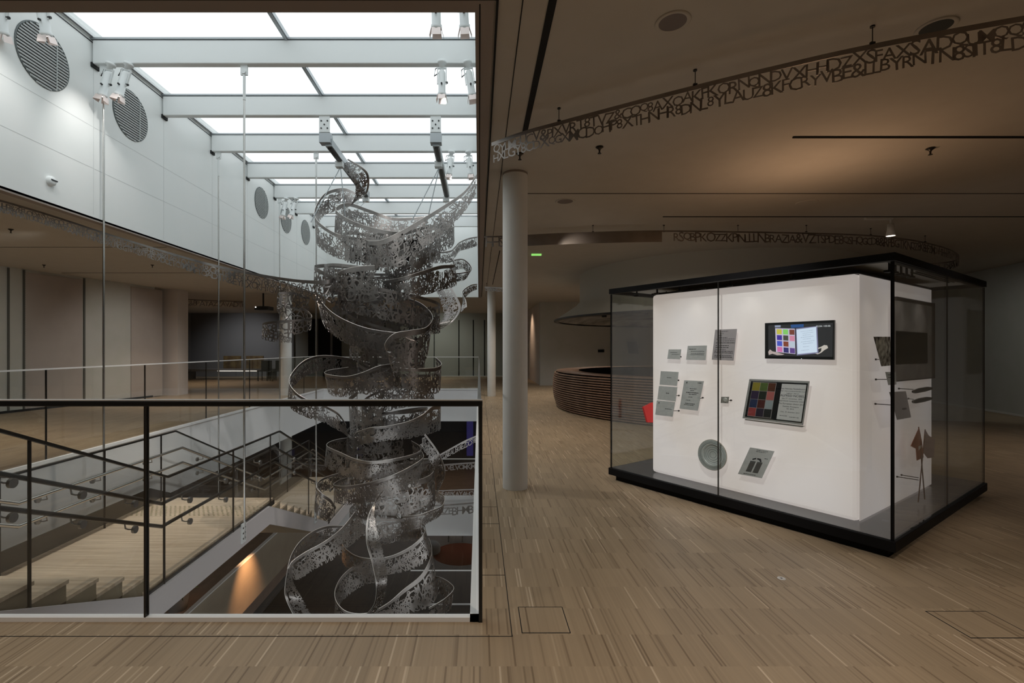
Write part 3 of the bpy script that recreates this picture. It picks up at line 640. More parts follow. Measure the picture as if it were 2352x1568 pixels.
for px, y_, l in ((1118, 12.75, 'left pin of the short dark ribbon over the second round column'), (1165, 11.9, 'right pin of the short dark ribbon over the second round column')):
    p = at(px, 659, y_); hanger(p.x, p.y, p.z, l, 'pins of the short far ribbon')
# ribbons seen down in the lower storeys
free([(1010,1043,1010,1062,13),(1040,1026,1040,1046,13.4),(1070,1010,1070,1030,13.9),(1096,999,1096,1016,14.4)], 'steel letter ribbon rising diagonally to the right below the floor edge', seed=60, rows=((.55, .6),), band=.2)
free([(1000,1068,1000,1084,15.6),(1040,1064,1040,1082,15.8),(1098,1060,1098,1078,16)], 'steel letter ribbon running level above the brown lower floor', seed=61, rows=((.55, .6),), band=.2)
free([(1000,1126,1000,1140,16.1),(1045,1124,1045,1140,16.1),(1098,1122,1098,1141,16.1)], 'steel letter ribbon along the top of the lower white parapet', seed=62, rows=((.6, .6),), band=.15)
free([(985,1160,985,1184,15.7),(1040,1157,1040,1184,15.8),(1098,1152,1098,1178,15.9)], 'steel letter ribbon drooping across the face of the lower white parapet', seed=63, rows=((.6, .6),), band=.12)
free([(412,685,412,702,16.5),(470,688.5,470,704,17),(560,691.5,560,706,17.5)], 'dim letter ribbon over the dark room beyond the left pier', m='ribbondark', seed=64, rows=((.55, .7),), band=.15)
free([(1113,658,1113,670,12.8),(1150,660,1150,672,12.3),(1180,664,1180,676,11.5)], 'dark letter ribbon crossing the head of the second round column', m='ribbondark', seed=65, rows=((.5, .6),), band=.2)

# ------------------------------------------------------------------ glass balustrades of the void
bf = thing('glass_balustrade', 'clear glass balustrade with black handrail in front of the void, nearest the viewer', 'balustrade', (0, VY0, 0))
gx = [-3.12, -1.664, -.01]
for a, b in zip(gx[:-1], gx[1:]):
    MB().box(a + .004, b - .004, VY0 - .006 + .012, VY0 + .012 + .006, .02, 1.075).build('glass_pane', M['glass'], bf)
MB().box(-3.12, .018, VY0 - .012, VY0 + .03, 1.072, 1.10).build('handrail', M['black'], bf, bevel=.004)
MB().box(-3.12, .018, VY0 - .009, VY0 + .027, 1.10, 1.105).build('handrail_cap', M['stripe'], bf)
MB().box(-1.668, -1.660, VY0 - .004, VY0 + .025, .0, 1.072).build('post', M['darkmetal'], bf)
MB().box(-.001, .017, VY0 - .010, VY0 + .03, -.005, 1.075).build('post', M['black'], bf)
br = thing('glass_balustrade', 'glass balustrade along the right edge of the void, seen edge on beside the columns', 'balustrade', (0, VY0 + .05, 0))
ys = [VY0 + .05, 5.2, 8.0, 10.8, 13.6, VY1]
for a, b in zip(ys[:-1], ys[1:]): MB().box(-.004, .008, a + .01, b - .01, .02, 1.08).build('glass_pane', M['glass'], br)
MB().box(-.008, .012, VY0 + .05, VY1, 1.08, 1.095).build('handrail', M['steel'], br)
blr = thing('glass_balustrade', 'glass balustrade with slim steel cap along the left edge of the void', 'balustrade', (VX0, VY0, 0))
ys = [VY0, 4.13, 5.88, 7.62, 9.33, 11.1, 12.8, 14.55, VY1]
for a, b in zip(ys[:-1], ys[1:]):
    MB().box(VX0 - .02, VX0 - .008, a + .006, b - .006, .0, 1.10).build('glass_pane', M['glass'], blr)
sm = MB()
for y in ys[1:-1]: sm.box(VX0 - .022, VX0 - .006, y - .006, y + .006, 0, 1.1)
sm.build('joints', M['darkmetal'], blr)
MB().box(VX0 - .026, VX0 - .002, VY0, VY1, 1.10, 1.118).build('handrail', M['stripe'], blr)
bfar = thing('glass_balustrade', 'glass balustrade across the far end of the void with a pale rail', 'balustrade', (VX0, VY1 + .02, 0))
xs = [VX0, -3.5, -1.75, 0]
for a, b in zip(xs[:-1], xs[1:]): MB().box(a + .006, b - .006, VY1 + .02, VY1 + .032, 0, 1.06).build('glass_pane', M['glass'], bfar)
MB().box(VX0, 0, VY1 + .012, VY1 + .04, 1.06, 1.085).build('handrail', M['stripe'], bfar)

# ------------------------------------------------------------------ stair
XR, XL = -3.17, -4.95
st = thing('staircase', 'suspended stair with pale oak treads and landings descending through the void', 'staircase', (XR, 7.5, -.96))
tr = MB(); ri = MB()
def flight(y0, z0, n, up):                              # up: climbs towards the viewer
    for k in range(n):
        if up: ya, yb = y0 - .295 * (k + 1), y0 - .295 * k; z = z0 + .13 * (k + 1)
        else: ya, yb = y0 + .295 * k, y0 + .295 * (k + 1); z = z0 - .13 * (k + 1)
        tr.box(XL, XR - .03, ya - (.0 if up else .02), yb + (.02 if up else 0), z - .03, z)
        ri.box(XL + .01, XR - .035, ya, yb, z - .16, z - .03)
flight(4.64, -.96, 7, True); flight(7.5, -.96, 10, False); flight(13.6, -2.26, 9, False)
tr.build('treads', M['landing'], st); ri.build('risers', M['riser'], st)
MB().box(XL, XR - .03, 4.60, 7.52, -1.02, -.96).build('landing', M['landing'], st)
MB().box(XL, XR - .03, 10.43, 13.62, -2.32, -2.26).build('landing', M['landing'], st)
tac = MB()
for i in range(26):
    for k in range(8):
        tac.cyl((XL + .06 + i * .067 + (.03 if k % 2 else 0), 6.72 + k * .055, -.96), .014, .006, n=8)
tac.build('tactile_studs', mat('steel_studs', (.75, .68, .5), .3, .6), st)['kind'] = 'stuff'
tac = MB()
for i in range(26):
    for k in range(8):
        tac.cyl((XL + .06 + i * .067 + (.03 if k % 2 else 0), 12.7 + k * .055, -2.26), .014, .006, n=8)
tac.build('tactile_studs', mat('steel_studs2', (.75, .68, .5), .3, .6), st)['kind'] = 'stuff'
knee = [2.45, 4.64, 7.50, 10.45, 13.6, 16.2]
def path(x, dz, dy=0, y0=2.45): return [(x, (y + dy if i else y0), flightz(y0 if i == 0 else y) + dz) for i, y in enumerate(knee)]
SK = [(2.45, -.96 + (4.64 - 2.45) * .44 - .05), (4.64, -1.01), (7.27, -1.01), (10.22, -2.31), (13.37, -2.31), (16.2, -3.56)]
for side, x in (('right', XR), ('left', XL)):
    s_ = MB()
    for p, q in zip(SK[:-1], SK[1:]):
        xo = x if side == 'right' else x - .03
        s_.prism([(xo, p[0], p[1]), (xo, q[0], q[1]), (xo, q[0], q[1] - .27), (xo, p[0], p[1] - .27)], (.03, 0, 0))
    s_.build('stringer', M['stringer'] if side == 'right' else M['black'], st)
    if side == 'left':
        k_ = MB()
        for p, q in zip(SK[:-1], SK[1:]): k_.prism([(x, p[0], p[1] + .27), (x, q[0], q[1] + .27), (x, q[0], q[1] - .2), (x, p[0], p[1] - .2)], (.012, 0, 0))
        k_.build('skirting', M['black'], st)
    else: MB().prism([(XR - .012, 4.64, -.98), (XR - .012, 7.5, -.98), (XR - .012, 7.5, -1.05), (XR - .012, 4.64, -1.05)], (.012, 0, 0)).build('skirting', M['black'], st)
# soffit of stair
so = MB(); a = [(XR, p[0], p[1] - .22) for p in SK]
for p, q in zip(a[:-1], a[1:]): so.hexa([(XL, p[1], p[2]), (XR - .03, p[1], p[2]), (XR - .03, q[1], q[2]), (XL, q[1], q[2])], [(XL, p[1], p[2] + .02), (XR - .03, p[1], p[2] + .02), (XR - .03, q[1], q[2] + .02), (XL, q[1], q[2] + .02)])
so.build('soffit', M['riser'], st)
TP = {'right': [(2.45, 1.15), (4.92, .053), (7.69, .045), (10.64, -1.25), (13.75, -1.25), (16.2, -2.33)],
      'left': [(2.45, 1.15), (4.92, .053), (7.70, .045), (10.64, -1.25), (13.75, -1.25), (16.2, -2.33)]}
for side, x in (('right', XR), ('left', -4.83)):
    lab = 'glass stair railing with double steel handrails on the side ' + ('facing the sculpture' if side == 'right' else 'next to the white fascia')
    rl = thing('stair_railing', lab, 'railing', (x, 7.5, -.96))
    P = TP[side]; top = MB()
    for p, q in zip(P[:-1], P[1:]): top.bar((x, p[0], p[1]), (x, q[0], q[1]), .025, .022)
    top.build('top_rail', M['darkmetal'], rl)
    def topz(y): return float(np.interp(y, [p[0] for p in P], [p[1] for p in P]))
    joints = [2.45, 3.41, 4.87, 6.24, 7.35, 9.0, 10.6, 12.2, 13.75, 16.2]
    po = []
    for a, b in zip(joints[:-1], joints[1:]):
        mids = sorted([a + .008] + [k for k in (4.64, 4.92, 7.5, 7.69, 10.45, 10.64, 13.6) if a + .02 < k < b - .02] + [b - .008])
        poly = [(x - .005, y, topz(y) - .012) for y in mids] + [(x - .005, y, flightz(y) - .06) for y in mids[::-1]]
        MB().prism(poly, (.01, 0, 0)).build('glass_pane', M['glass'], rl)
    for y in joints[1:-1]: MB().box(x - .008, x + .008, y - .008, y + .008, flightz(y) - .1, topz(y) - .01).build('post', M['darkmetal'], rl)
    hx = x - .09 if side == 'right' else x + .09; sg = -1 if side == 'right' else 1
    for dz, nm in ((0, 'handrail'), (-.235, 'handrail')):
        hp = [(hx, 2.9, -.23 + dz + (4.97 - 2.9) * .44), (hx, 4.97, -.235 + dz), (hx, 7.73, -.225 + dz), (hx, 10.68, -1.525 + dz), (hx, 13.8, -1.525 + dz), (hx, 16.0, -2.5 + dz)]
        h = MB().tube(hp, .019, 10).build(nm, M['steel'] if side == 'left' else M['darkmetal'], rl)
        for y in (3.28, 3.86, 4.45, 5.3, 6.05, 7.0, 8.3, 9.4, 10.3, 11.6, 12.9, 14.2):
            z = float(np.interp(y, [p[1] for p in hp], [p[2] for p in hp]))
            k = MB(); k.cyl((x - sg * .016, y, z - .065), .034, .024, (sg, 0, 0), 20)
            k.tube([(x + sg * .02, y, z - .065), (x + sg * .055, y, z - .065), (hx, y + .01, z - .06), (hx, y, z - .015)], .006, 8)
            k.build('bracket', mat('bracket_steel', (.30, .29, .28), .35, .8) if 'bracket_steel' not in bpy.data.materials else bpy.data.materials['bracket_steel'], rl)
lamp('stair_fill_lamp', 'SPOT', (-3.4, 9.5, 4.6), 360, (1, .86, .70), (-4.1, 6.2, -1), .05, spot=50, blend=.8)  # warm spot with no fixture, added to brighten the stair wood
lamp('parapet_lamp', 'SPOT', (-4.55, 10.6, -2.75), 190, (1, .52, .24), (-5.08, 10.6, -3.9), .05, spot=70, blend=1)
lamp('lower_hall_lamp', 'AREA', (-2, 20.5, -1.2), 16, (1, .8, .62), (-2, 20, -5), sx=4, sy=1)
lamp('lower_hall_lamp', 'AREA', (-9, 9, -1.2), 16, (1, .8, .62), (-9, 9, -5), sx=2, sy=2)
lamp('basement_lamp', 'AREA', (-1.5, 23.5, -5.0), 2.5, (1, .75, .55), (-1.5, 23.5, -8), sx=3, sy=1)

# ------------------------------------------------------------------ columns
def column(x, y, r, z0, z1, label, capz=None):
    c_ = thing('round_column', label, 'column', (x, y, z0))
    MB().cyl((x, y, z0), r, z1 - z0, n=48).build('shaft', M['column'], c_)
    MB().lathe([(r - .012, 0), (r + .001, 0), (r + .001, .02), (r - .012, .02)], (x, y, z1 - .03), n=40).build('head_ring', M['frame'], c_)  # taupe ring round the column just below its top
column(.355, 4.74, .122, 0, CZ, 'pale round column nearest the viewer beside the balustrade corner')
column(.36, 13.8, .118, 0, CZ, 'pale round column farther back, left of the near column')
column(-5.62, 14.1, .155, 0, CZ, 'pale round column far off on the left behind the small spiral ribbon')
column(-5.62, 14.1, .155, L1, -FD, 'grey round column in the lower storey behind the stair rails')

# ------------------------------------------------------------------ glass display case
C0 = Vector((2.657, 3.10, 0)); dl_ = Vector((-.5596, .8288, 0)); dr_ = Vector((.8288, .5596, 0)); UP = Vector((0, 0, 1))
LA, LB = 2.311, 2.408
ca = thing('display_case', 'large glass display case with black plinth and roof frame around a glowing white box', 'display case', C0)
def cbox(a0, a1, b0, b1, z0, z1, mb=None):
    mb = mb or MB(); return mb.obox(C0 + dl_ * a0 + dr_ * b0 + UP * z0, dr_ * (b1 - b0), dl_ * (a1 - a0), UP * (z1 - z0))
cbox(.04, LA - .04, .04, LB - .04, 0, .055).build('plinth_foot', M['caseblack'], ca)
cbox(-.015, LA + .015, -.015, LB + .015, .055, .125).build('plinth', M['caseblack'], ca, bevel=.004)
cbox(.01, LA - .01, .01, LB - .01, .125, .130).build('deck', mat('grey_deck', (.10, .10, .105), .25), ca)
for a, b in ((.0, 1.156), (1.164, LA)): cbox(a, b, 0, .010, .13, 1.925).build('glass_pane', M['caseglass'], ca)
for a, b in ((0, 1.216), (1.224, LB)): cbox(0, .010, a + .01, b, .13, 1.925).build('glass_pane', M['caseglass'], ca)
cbox(LA - .010, LA, 0.01, LB, .13, 1.925).build('glass_pane', M['caseglass'], ca)
cbox(0.01, LA - .01, LB - .010, LB, .13, 1.925).build('glass_pane', M['caseglass'], ca)
cbox(-.002, .014, -.002, .014, .125, 1.92).build('corner_seal', M['caseblack'], ca)
cbox(1.156, 1.164, 0, .009, .125, 1.92).build('pane_joint', M['darkmetal'], ca)
cbox(0, .009, 1.217, 1.223, .125, 1.92).build('pane_joint', M['darkmetal'], ca)
cbox(LA - .012, LA, 0, .012, .125, 1.92).build('corner_seal', M['caseblack'], ca)
cbox(0, .012, LB - .012, LB, .125, 1.92).build('corner_seal', M['caseblack'], ca)
rf = MB(); cbox(-.01, LA + .01, -.01, .05, 1.925, 1.975, rf); cbox(-.01, LA + .01, LB - .05, LB + .01, 1.925, 1.975, rf); cbox(-.01, .05, .05, LB - .05, 1.925, 1.975, rf); cbox(LA - .05, LA + .01, .05, LB - .05, 1.925, 1.975, rf)
roof = rf.build('roof_frame', M['caseblack'], ca)
cbox(.05, LA - .05, .05, LB - .05, 1.955, 1.965).build('roof_panel', mat('roof_panel_grey', (.42, .42, .40), .6), ca)
sl = MB()
for k in range(22): cbox(.10 + k * .095, .118 + k * .095, .07, .15, 1.950, 1.956, sl)
for k in range(4):
    cbox(.06 + k * .03, .068 + k * .03, .95, 2.0, 1.948, 1.955, sl)
sl.build('vent_slots', M['blackgroove'], ca)
for k in range(8):
    sp = MB()
    a = .42 + k * .24
    cbox(a, a + .012, .155, .167, 1.905, 1.955, sp); cbox(a - .02, a + .03, .145, .175, 1.89, 1.905, sp); sp.build('case_spot', M['caseblack'], ca)
for k in range(5):
    sp = MB(); b = .30 + k * .12; cbox(.10, .112, b, b + .012, 1.90, 1.955, sp); cbox(.095, .135, b - .01, b + .04, 1.89, 1.905, sp); sp.build('case_spot', M['caseblack'], ca)
for (a, b) in ((2.0, .5), (2.05, .9), (.4, 2.2), (.9, 2.25)):
    p = C0 + dl_ * a + dr_ * b; MB().cyl((p.x, p.y, 1.86), .022, .07, n=10).cyl((p.x, p.y, 1.93), .005, .03, n=6).build('case_spot', M['caseblack'], ca)
for k in range(4):
    pp = C0 + dl_ * (.50 + k * .48) + dr_ * .07 + UP * 1.885
    lamp('case_spot_lamp', 'SPOT', pp, .8, (1, .93, .88), C0 + dl_ * (.50 + k * .48) + dr_ * .16 + UP * .7, .02, spot=95, blend=1)
for k in range(3):
    pp = C0 + dl_ * .06 + dr_ * (.35 + k * .5) + UP * 1.885
    lamp('case_spot_lamp', 'SPOT', pp, 1.6, (1, .90, .82), C0 + dl_ * .16 + dr_ * (.35 + k * .5) + UP * .7, .02, spot=95, blend=1)
BI, BJ, BLA, BLB = .247, .178, 1.693, 1.72            # glowing box set back inside the case
lb = cbox(BI, BI + BLA, BJ, BJ + BLB, .135, 1.89).build('light_box', M['lightbox'], ca, bevel=.03)
cbox(BI - .003, BI + .001, BJ + .03, BJ + BLB - .03, .14, 1.885).build('dim_side_skin', M['lightbox_dim'], ca)  # thin skin added to make the right face glow dimmer
lamp('case_fill_lamp', 'SPOT', (4.9, 1.5, 3.0), 60, (1, .92, .86), C0 + dl_ * .1 + dr_ * 1.2 + UP * 1.0, .05, spot=40, blend=.8)  # unseen frontal spots added to brighten the cards in the case
lamp('case_fill_lamp', 'SPOT', (.75, 2.2, 3.0), 175, (1, .95, .93), C0 + dl_ * 1.15 + dr_ * .1 + UP * 1.0, .05, spot=44, blend=.7)
cbox(BI - .002, BI + BLA + .002, BJ - .002, BJ + BLB + .002, 1.89, 1.905).build('light_box_lid', M['caseblack'], ca)
lamp('case_uplight', 'AREA', C0 + dl_ * .9 + dr_ * 1.1 + UP * 2.02, 5.5, (1, .62, .36), C0 + dl_ * .9 + dr_ * 1.1 + UP * 3, size=.5)

# objects shown on the faces of the glowing box: sight lines meet a plane just off the face
camP = Vector((0, 0, CH))
def hit(px, py, face, off):
    d = Vector(((px - 1100) / F, 1, (800 - py) / F))
    n = -dr_ if face == 'L' else -dl_
    p0 = C0 + dl_ * BI + dr_ * BJ + n * off
    return camP + d * ((p0 - camP).dot(n) / d.dot(n))
nL = -dr_; nR = -dl_
def panel(face, px4, off, t, name, m, parent, mb=None):
    P = [hit(x, y, face, off) for x, y in px4]; n = nL if face == 'L' else nR
    mb = mb or MB(); mb.prism(P, n * t)
    return mb.build(name, m, parent) if name else mb
def lerp2(q, u, v):                                     # u right, v down inside a pixel quad TL,TR,BR,BL
    a = [q[0][k] * (1 - u) + q[1][k] * u for k in (0, 1)]; b = [q[3][k] * (1 - u) + q[2][k] * u for k in (0, 1)]
    return (a[0] * (1 - v) + b[0] * v, a[1] * (1 - v) + b[1] * v)
def sub(q, u0, v0, u1, v1): return [lerp2(q, u0, v0), lerp2(q, u1, v0), lerp2(q, u1, v1), lerp2(q, u0, v1)]
def textq(face, q, txt, uc, vc, h, off, m, name, parent, mb=None):  # a line of lettering inside a quad, height h as a share of the quad
    v, f_ = text2d(txt, 2); 
    if not len(v): return
    TL, TR, BR, BL = [hit(x, y, face, off) for x, y in q]; Wd = (TR - TL).length; Hd = (BL - TL).length
    v = v - [(v[:, 0].max() + v[:, 0].min()) / 2, 0]; sc = h * Hd / .7
    mb = mb or MB(); P = []
    for x, y in v:
        u = uc + x * sc / Wd; w = vc - y * sc / Hd
        P.append(TL * (1 - u) * (1 - w) + TR * u * (1 - w) + BR * u * w + BL * (1 - u) * w)
    mb.add(P, f_)
    return mb.build(name, m, parent) if name else mb
def lines(face, q, rows, off, parent, m=None, seed=0):
    R = random.Random(seed); mb = MB()
    for (u0, u1, v, th) in rows:
        u = u0
        while u < u1 - .01:
            w = R.uniform(.03, .10); panel(face, sub(q, u, v, min(u + w, u1), v + th), off, .0006, None, None, None, mb); u += w + .022
    mb.build('writing', m or M['ink'], parent)
def pin(face, px, py, off, parent, length=.05, to=None):
    a = hit(px, py, face, 0); n = nL if face == 'L' else nR
    mb = MB().cyl(a, .007, .012, n, 10)
    e = hit(*to, face, off) if to else a + n * length
    mb.tube([a + n * .006, e], .003, 6); mb.build('pin', M['darkmetal'], parent)

# the screen
tvq = [(1760, 742), (1919, 735), (1918, 826), (1760, 823)]
tv = thing('screen', 'flat video screen showing hands holding an open folder with coloured squares', 'screen', hit(1840, 823, 'L', .03))
panel('L', tvq, .03, .022, 'bezel', M['black'], tv, None)
scq = sub(tvq, .03, .06, .965, .93)
panel('L', scq, .0521, .0008, 'picture', flat((.022, .022, .024), 1.0), tv)
def scr(q, c, off=.0532, mb=None): return panel('L', q, off, .0003, None, None, None, mb or MB())
lq = [(1780.5, 753.5), (1825.5, 754.5), (1827, 813), (1782.5, 808)]
fpg = panel('L', lq, .0532, .0003, 'folder_page', flat((.62, .55, .72), 1.0), tv)
cols = [[(.62, .55, .07), (.25, .66, .15), (.20, .055, .035)], [(.06, .03, .33), (.07, .075, .055), (.70, .26, .38)], [(.07, .10, .58), (.25, .06, .03), (.55, .62, .72)], [(.68, .18, .42), (.04, .035, .16), (.12, .06, .25)]]
for r in range(4):
    for c_ in range(3):
        panel('L', sub(lq, .07 + c_ * .325, .04 + r * .245, .33 + c_ * .325, .245 + r * .245), .0536, .0003, 'colour_square', flat(cols[r][c_], 1.0), fpg)
rq = [(1829.5, 756.5), (1874.5, 750.5), (1877, 808.5), (1832, 813)]
panel('L', [(1828, 754), (1877, 748.5), (1880, 811), (1830, 816)], .0532, .0003, 'folder_page', flat((.22, .21, .35), 1.0), tv)
panel('L', rq, .0536, .0003, 'white_page', flat((.70, .80, .95), 1.0), tv)
lines('L', rq, [(.2, .85, .10, .02), (.3, .85, .18, .02), (.3, .7, .26, .02), (.2, .85, .34, .02), (.3, .7, .42, .02), (.2, .9, .52, .02), (.3, .8, .6, .02), (.3, .6, .72, .02), (.2, .6, .86, .02)], .0541, tv, flat((.42, .5, .62), 1.0), 4)
panel('L', [(1816, 745.5), (1846, 744), (1846, 751), (1817, 753)], .0532, .0003, 'blue_cuff', flat((.02, .08, .26), 1.0), tv)
panel('L', [(1764.5, 808), (1768.5, 802), (1774, 806.5), (1782, 808), (1796, 812), (1802, 813), (1797, 815), (1785, 815.5), (1774, 812), (1766, 815)], .0541, .0003, 'hand_picture', flat((.50, .40, .38), 1.0), tv)
panel('L', [(1902, 799), (1900, 793), (1893, 792), (1886, 796), (1878, 799), (1880, 801), (1887, 799), (1886, 806), (1880, 811), (1872, 811), (1878, 813.5), (1886, 810), (1893, 804)], .0541, .0003, 'hand_picture', flat((.60, .53, .48), 1.0), tv)
textq('L', scq, '02:04 / 03:05', .86, .115, .05, .0536, flat((.8, .82, .85), 1.0), 'timer_text', tv)
panel('L', [(1779.5, 747), (1793, 746.5), (1793, 751.5), (1780, 752)], .0536, .0003, 'corner_caption', flat((.30, .33, .45), 1.0), tv)
MB().cyl(hit(1841, 823.6, 'L', .052), .002, .001, nL, 8).build('standby_light', flat((.9, .95, 1), 2.0), tv)

# the diploma
dq = [(1723, 870), (1860, 875), (1845, 976), (1707, 960)]
di = thing('framed_diploma', 'open grey folder with a grid of coloured squares and a printed diploma page', 'diploma', hit(1780, 975, 'L', .05))
panel('L', [(1713, 962), (1850, 978), (1843, 981), (1712, 964)], .03, .012, 'back_board', M['card'], di)
panel('L', dq, .045, .012, 'mount', mat('grey_mount', (.36, .36, .35), .6), di)
panel('L', sub(dq, .025, .05, .975, .955), .0572, .003, 'black_border', M['black'], di)
lq = sub(dq, .05, .07, .46, .935)
c2_ = [[(.30, .25, .03), (.09, .14, .03), (.09, .025, .008)], [(.035, .02, .06), (.012, .02, .012), (.42, .12, .11)], [(.02, .035, .10), (.08, .015, .012), (.30, .34, .36)], [(.36, .06, .06), (.025, .015, .035), (.012, .012, .012)]]
cg = panel('L', sub(lq, .02, .0, .98, .995), .0603, .0004, 'colour_grid', flat((.36, .33, .33)), di)
for r in range(4):
    for c_ in range(3):
        panel('L', sub(lq, .03 + c_ * .315, .012 + r * .245, .33 + c_ * .315, .247 + r * .245), .0608, .0005, 'colour_square', flat(c2_[r][c_]), cg)
rq = sub(dq, .545, .085, .955, .93)
dpg = panel('L', rq, .0603, .0006, 'diploma_page', mat('pale_page', (.62, .62, .62), .8), di)
tm = MB()
for (t_, vc, h_) in (('Den Norske Nobelkomite', .15, .042), ('har overensstemmende med', .21, .036), ('reglene i det av', .27, .036), ('ALFRED NOBEL', .35, .06), ('den 27. november 1895', .42, .036), ('opprettede testamente tildelt', .485, .036), ('The European Union (EU)', .565, .042), ('Nobels Fredspris', .64, .04), ('for 2012', .70, .036), ('Oslo, 10. desember 2012', .79, .032)):
    textq('L', rq, t_, .5, vc, h_, .0612, None, None, None, tm)
tm.build('diploma_text', M['ink'], dpg)
lines('L', rq, [(.1, .4, .88, .012), (.5, .9, .9, .012)], .0612, di, seed=9)

# cards
def card(q, label, rows, m='card', pinat=None, off=.05, seed=0, face='L', to=None):
    cx = sum(p[0] for p in q) / 4; cy = max(p[1] for p in q)
    o = thing('paper_card', label, 'card', hit(cx, cy, face, off), 'grey cards mounted on the glowing box')
    panel(face, q, off, .002, 'sheet', M[m], o)
    if rows: lines(face, q, rows, off + .0021, o, seed=seed)
    if pinat: pin(face, *pinat, off, o, to=to or lerp2(q, .95 if face == 'L' else .1, .6))
    return o
card([(1536, 802), (1565, 802), (1562, 825), (1533, 824)], 'smallest grey card at the top left of the glowing face, beside two larger ones', [(.15, .7, .3, .05), (.3, .9, .5, .04)], pinat=(1564, 819), seed=1)
card([(1580, 794), (1624, 793), (1621, 827), (1576, 826)], 'grey landscape card between the smallest card and the tall printed sheet', [(.08, .45, .22, .04), (.2, .9, .38, .03), (.2, .9, .52, .03), (.2, .9, .62, .03)], seed=2)
card([(1643, 757), (1693, 755), (1685, 828), (1635, 826)], 'tall grey sheet packed with printed lines behind the glass joint', [(.25, .6, .06, .015), (.25, .4, .13, .015), (.2, .35, .19, .015), (.2, .6, .26, .015), (.1, .95, .31, .015), (.2, .95, .37, .015), (.1, .95, .43, .02), (.1, .7, .52, .02), (.1, .7, .58, .02), (.1, .6, .65, .015), (.08, .92, .70, .02), (.08, .92, .75, .02), (.1, .9, .84, .02), (.1, .9, .89, .02)], m='cardmauve', seed=3)
card([(1518, 852), (1559, 854), (1555, 886), (1515, 883)], 'grey card at the top of the column of three envelopes', [(.38, .62, .42, .05)], pinat=(1559, 873), seed=4)
card([(1514, 886), (1556, 889), (1552, 922), (1510, 917)], 'grey card in the middle of the column of three envelopes', [(.42, .58, .45, .05)], pinat=(1560, 908), seed=5)
card([(1509, 919), (1551, 923), (1545, 957), (1505, 952)], 'grey card with dark stamp dot at the bottom of the column of three', [(.5, .9, .5, .03), (.1, .15, .12, .08)], pinat=(1560, 943), seed=6)
card([(1572, 873), (1617, 875), (1603, 943), (1561, 938)], 'tall grey letter with centred text right of the three envelopes', [(.12, .17, .05, .05), (.7, .9, .06, .02), (.35, .7, .27, .02), (.4, .6, .33, .02), (.2, .85, .40, .025), (.35, .75, .46, .02), (.35, .6, .56, .015), (.25, .5, .67, .015), (.25, .75, .78, .025), (.2, .7, .83, .02)], pinat=(1615, 913), seed=7)
lf = card([(1723, 1027), (1779, 1036), (1750, 1098), (1695, 1088)], 'grey sheet with drawing of two tall blocks under an arc, lowest on the glowing face', [(.3, .75, .05, .015), (.3, .7, .10, .015), (.75, .9, .3, .02), (.2, .7, .93, .02)], seed=8)
dqq = [(1723, 1027), (1779, 1036), (1750, 1098), (1695, 1088)]
for u0 in (.25, .53): panel('L', sub(dqq, u0, .46, u0 + .22, .86), .0521, .0005, 'printed_block', flat((.09, .09, .09)), lf)
panel('L', [lerp2(dqq, .29, .38), lerp2(dqq, .42, .33), lerp2(dqq, .44, .38), lerp2(dqq, .31, .43)], .0521, .0005, 'printed_arc', M['ink'], lf)
panel('L', [lerp2(dqq, .47, .33), lerp2(dqq, .62, .34), lerp2(dqq, .70, .45), lerp2(dqq, .64, .46), lerp2(dqq, .58, .40), lerp2(dqq, .47, .38)], .0521, .0005, 'printed_arc', M['ink'], lf)
# medal
md = thing('medal', 'small silver medal on a square mount between the letter and the diploma', 'medal', hit(1666, 926, 'L', .04))
panel('L', [(1657, 911), (1675, 911), (1673, 926), (1656, 925)], .03, .004, 'mount', mat('silver_mount', (.38, .37, .34), .4, .2), md)
MB().lathe([(1e-4, .006), (.010, .005), (.018, .006), (.019, 0)], hit(1666, 918, 'L', .0341), nL, 24).build('disc', mat('pale_silver', (.62, .61, .58), .3, .2), md)
pin('L', 1680, 919, .03, md, to=(1673, 919))
# plate
pc = hit(1638, 1044, 'L', .04)
pl = thing('glass_plate', 'round engraved pale glass plate low on the glowing face', 'plate', pc)
gm = noise_mat('pale_green_glass', (.50, .54, .53), (.64, .67, .66), 6, .2)
ax = (nL + UP * .08).normalized(); R0 = .132
MB().lathe([(1e-4, .004), (R0 * .60, .004), (R0 * .66, .010), (R0 * .69, .016), (R0 * .72, .014), (R0 * .97, .020), (R0, .018), (R0 * .99, .012), (R0 * .65, -.002), (1e-4, -.004)], pc, ax, 48).build('dish', gm, pl)
rg = MB()
for k in (.2, .34, .48, .60, .78, .86, .93): rg.lathe([(R0 * k, .0), (R0 * (k + .012), .002), (R0 * (k + .024), 0)], pc + ax * (.0045 if k < .62 else .0185), ax, 40)
rg.build('engraved_rings', mat('engraving', (.22, .25, .25), .4), pl)
MB().lathe([(R0 * .985, .012), (R0 * 1.015, .016), (R0 * .985, .021)], pc, ax, 48).build('rim', mat('plate_rim', (.55, .50, .42), .25, .4), pl)
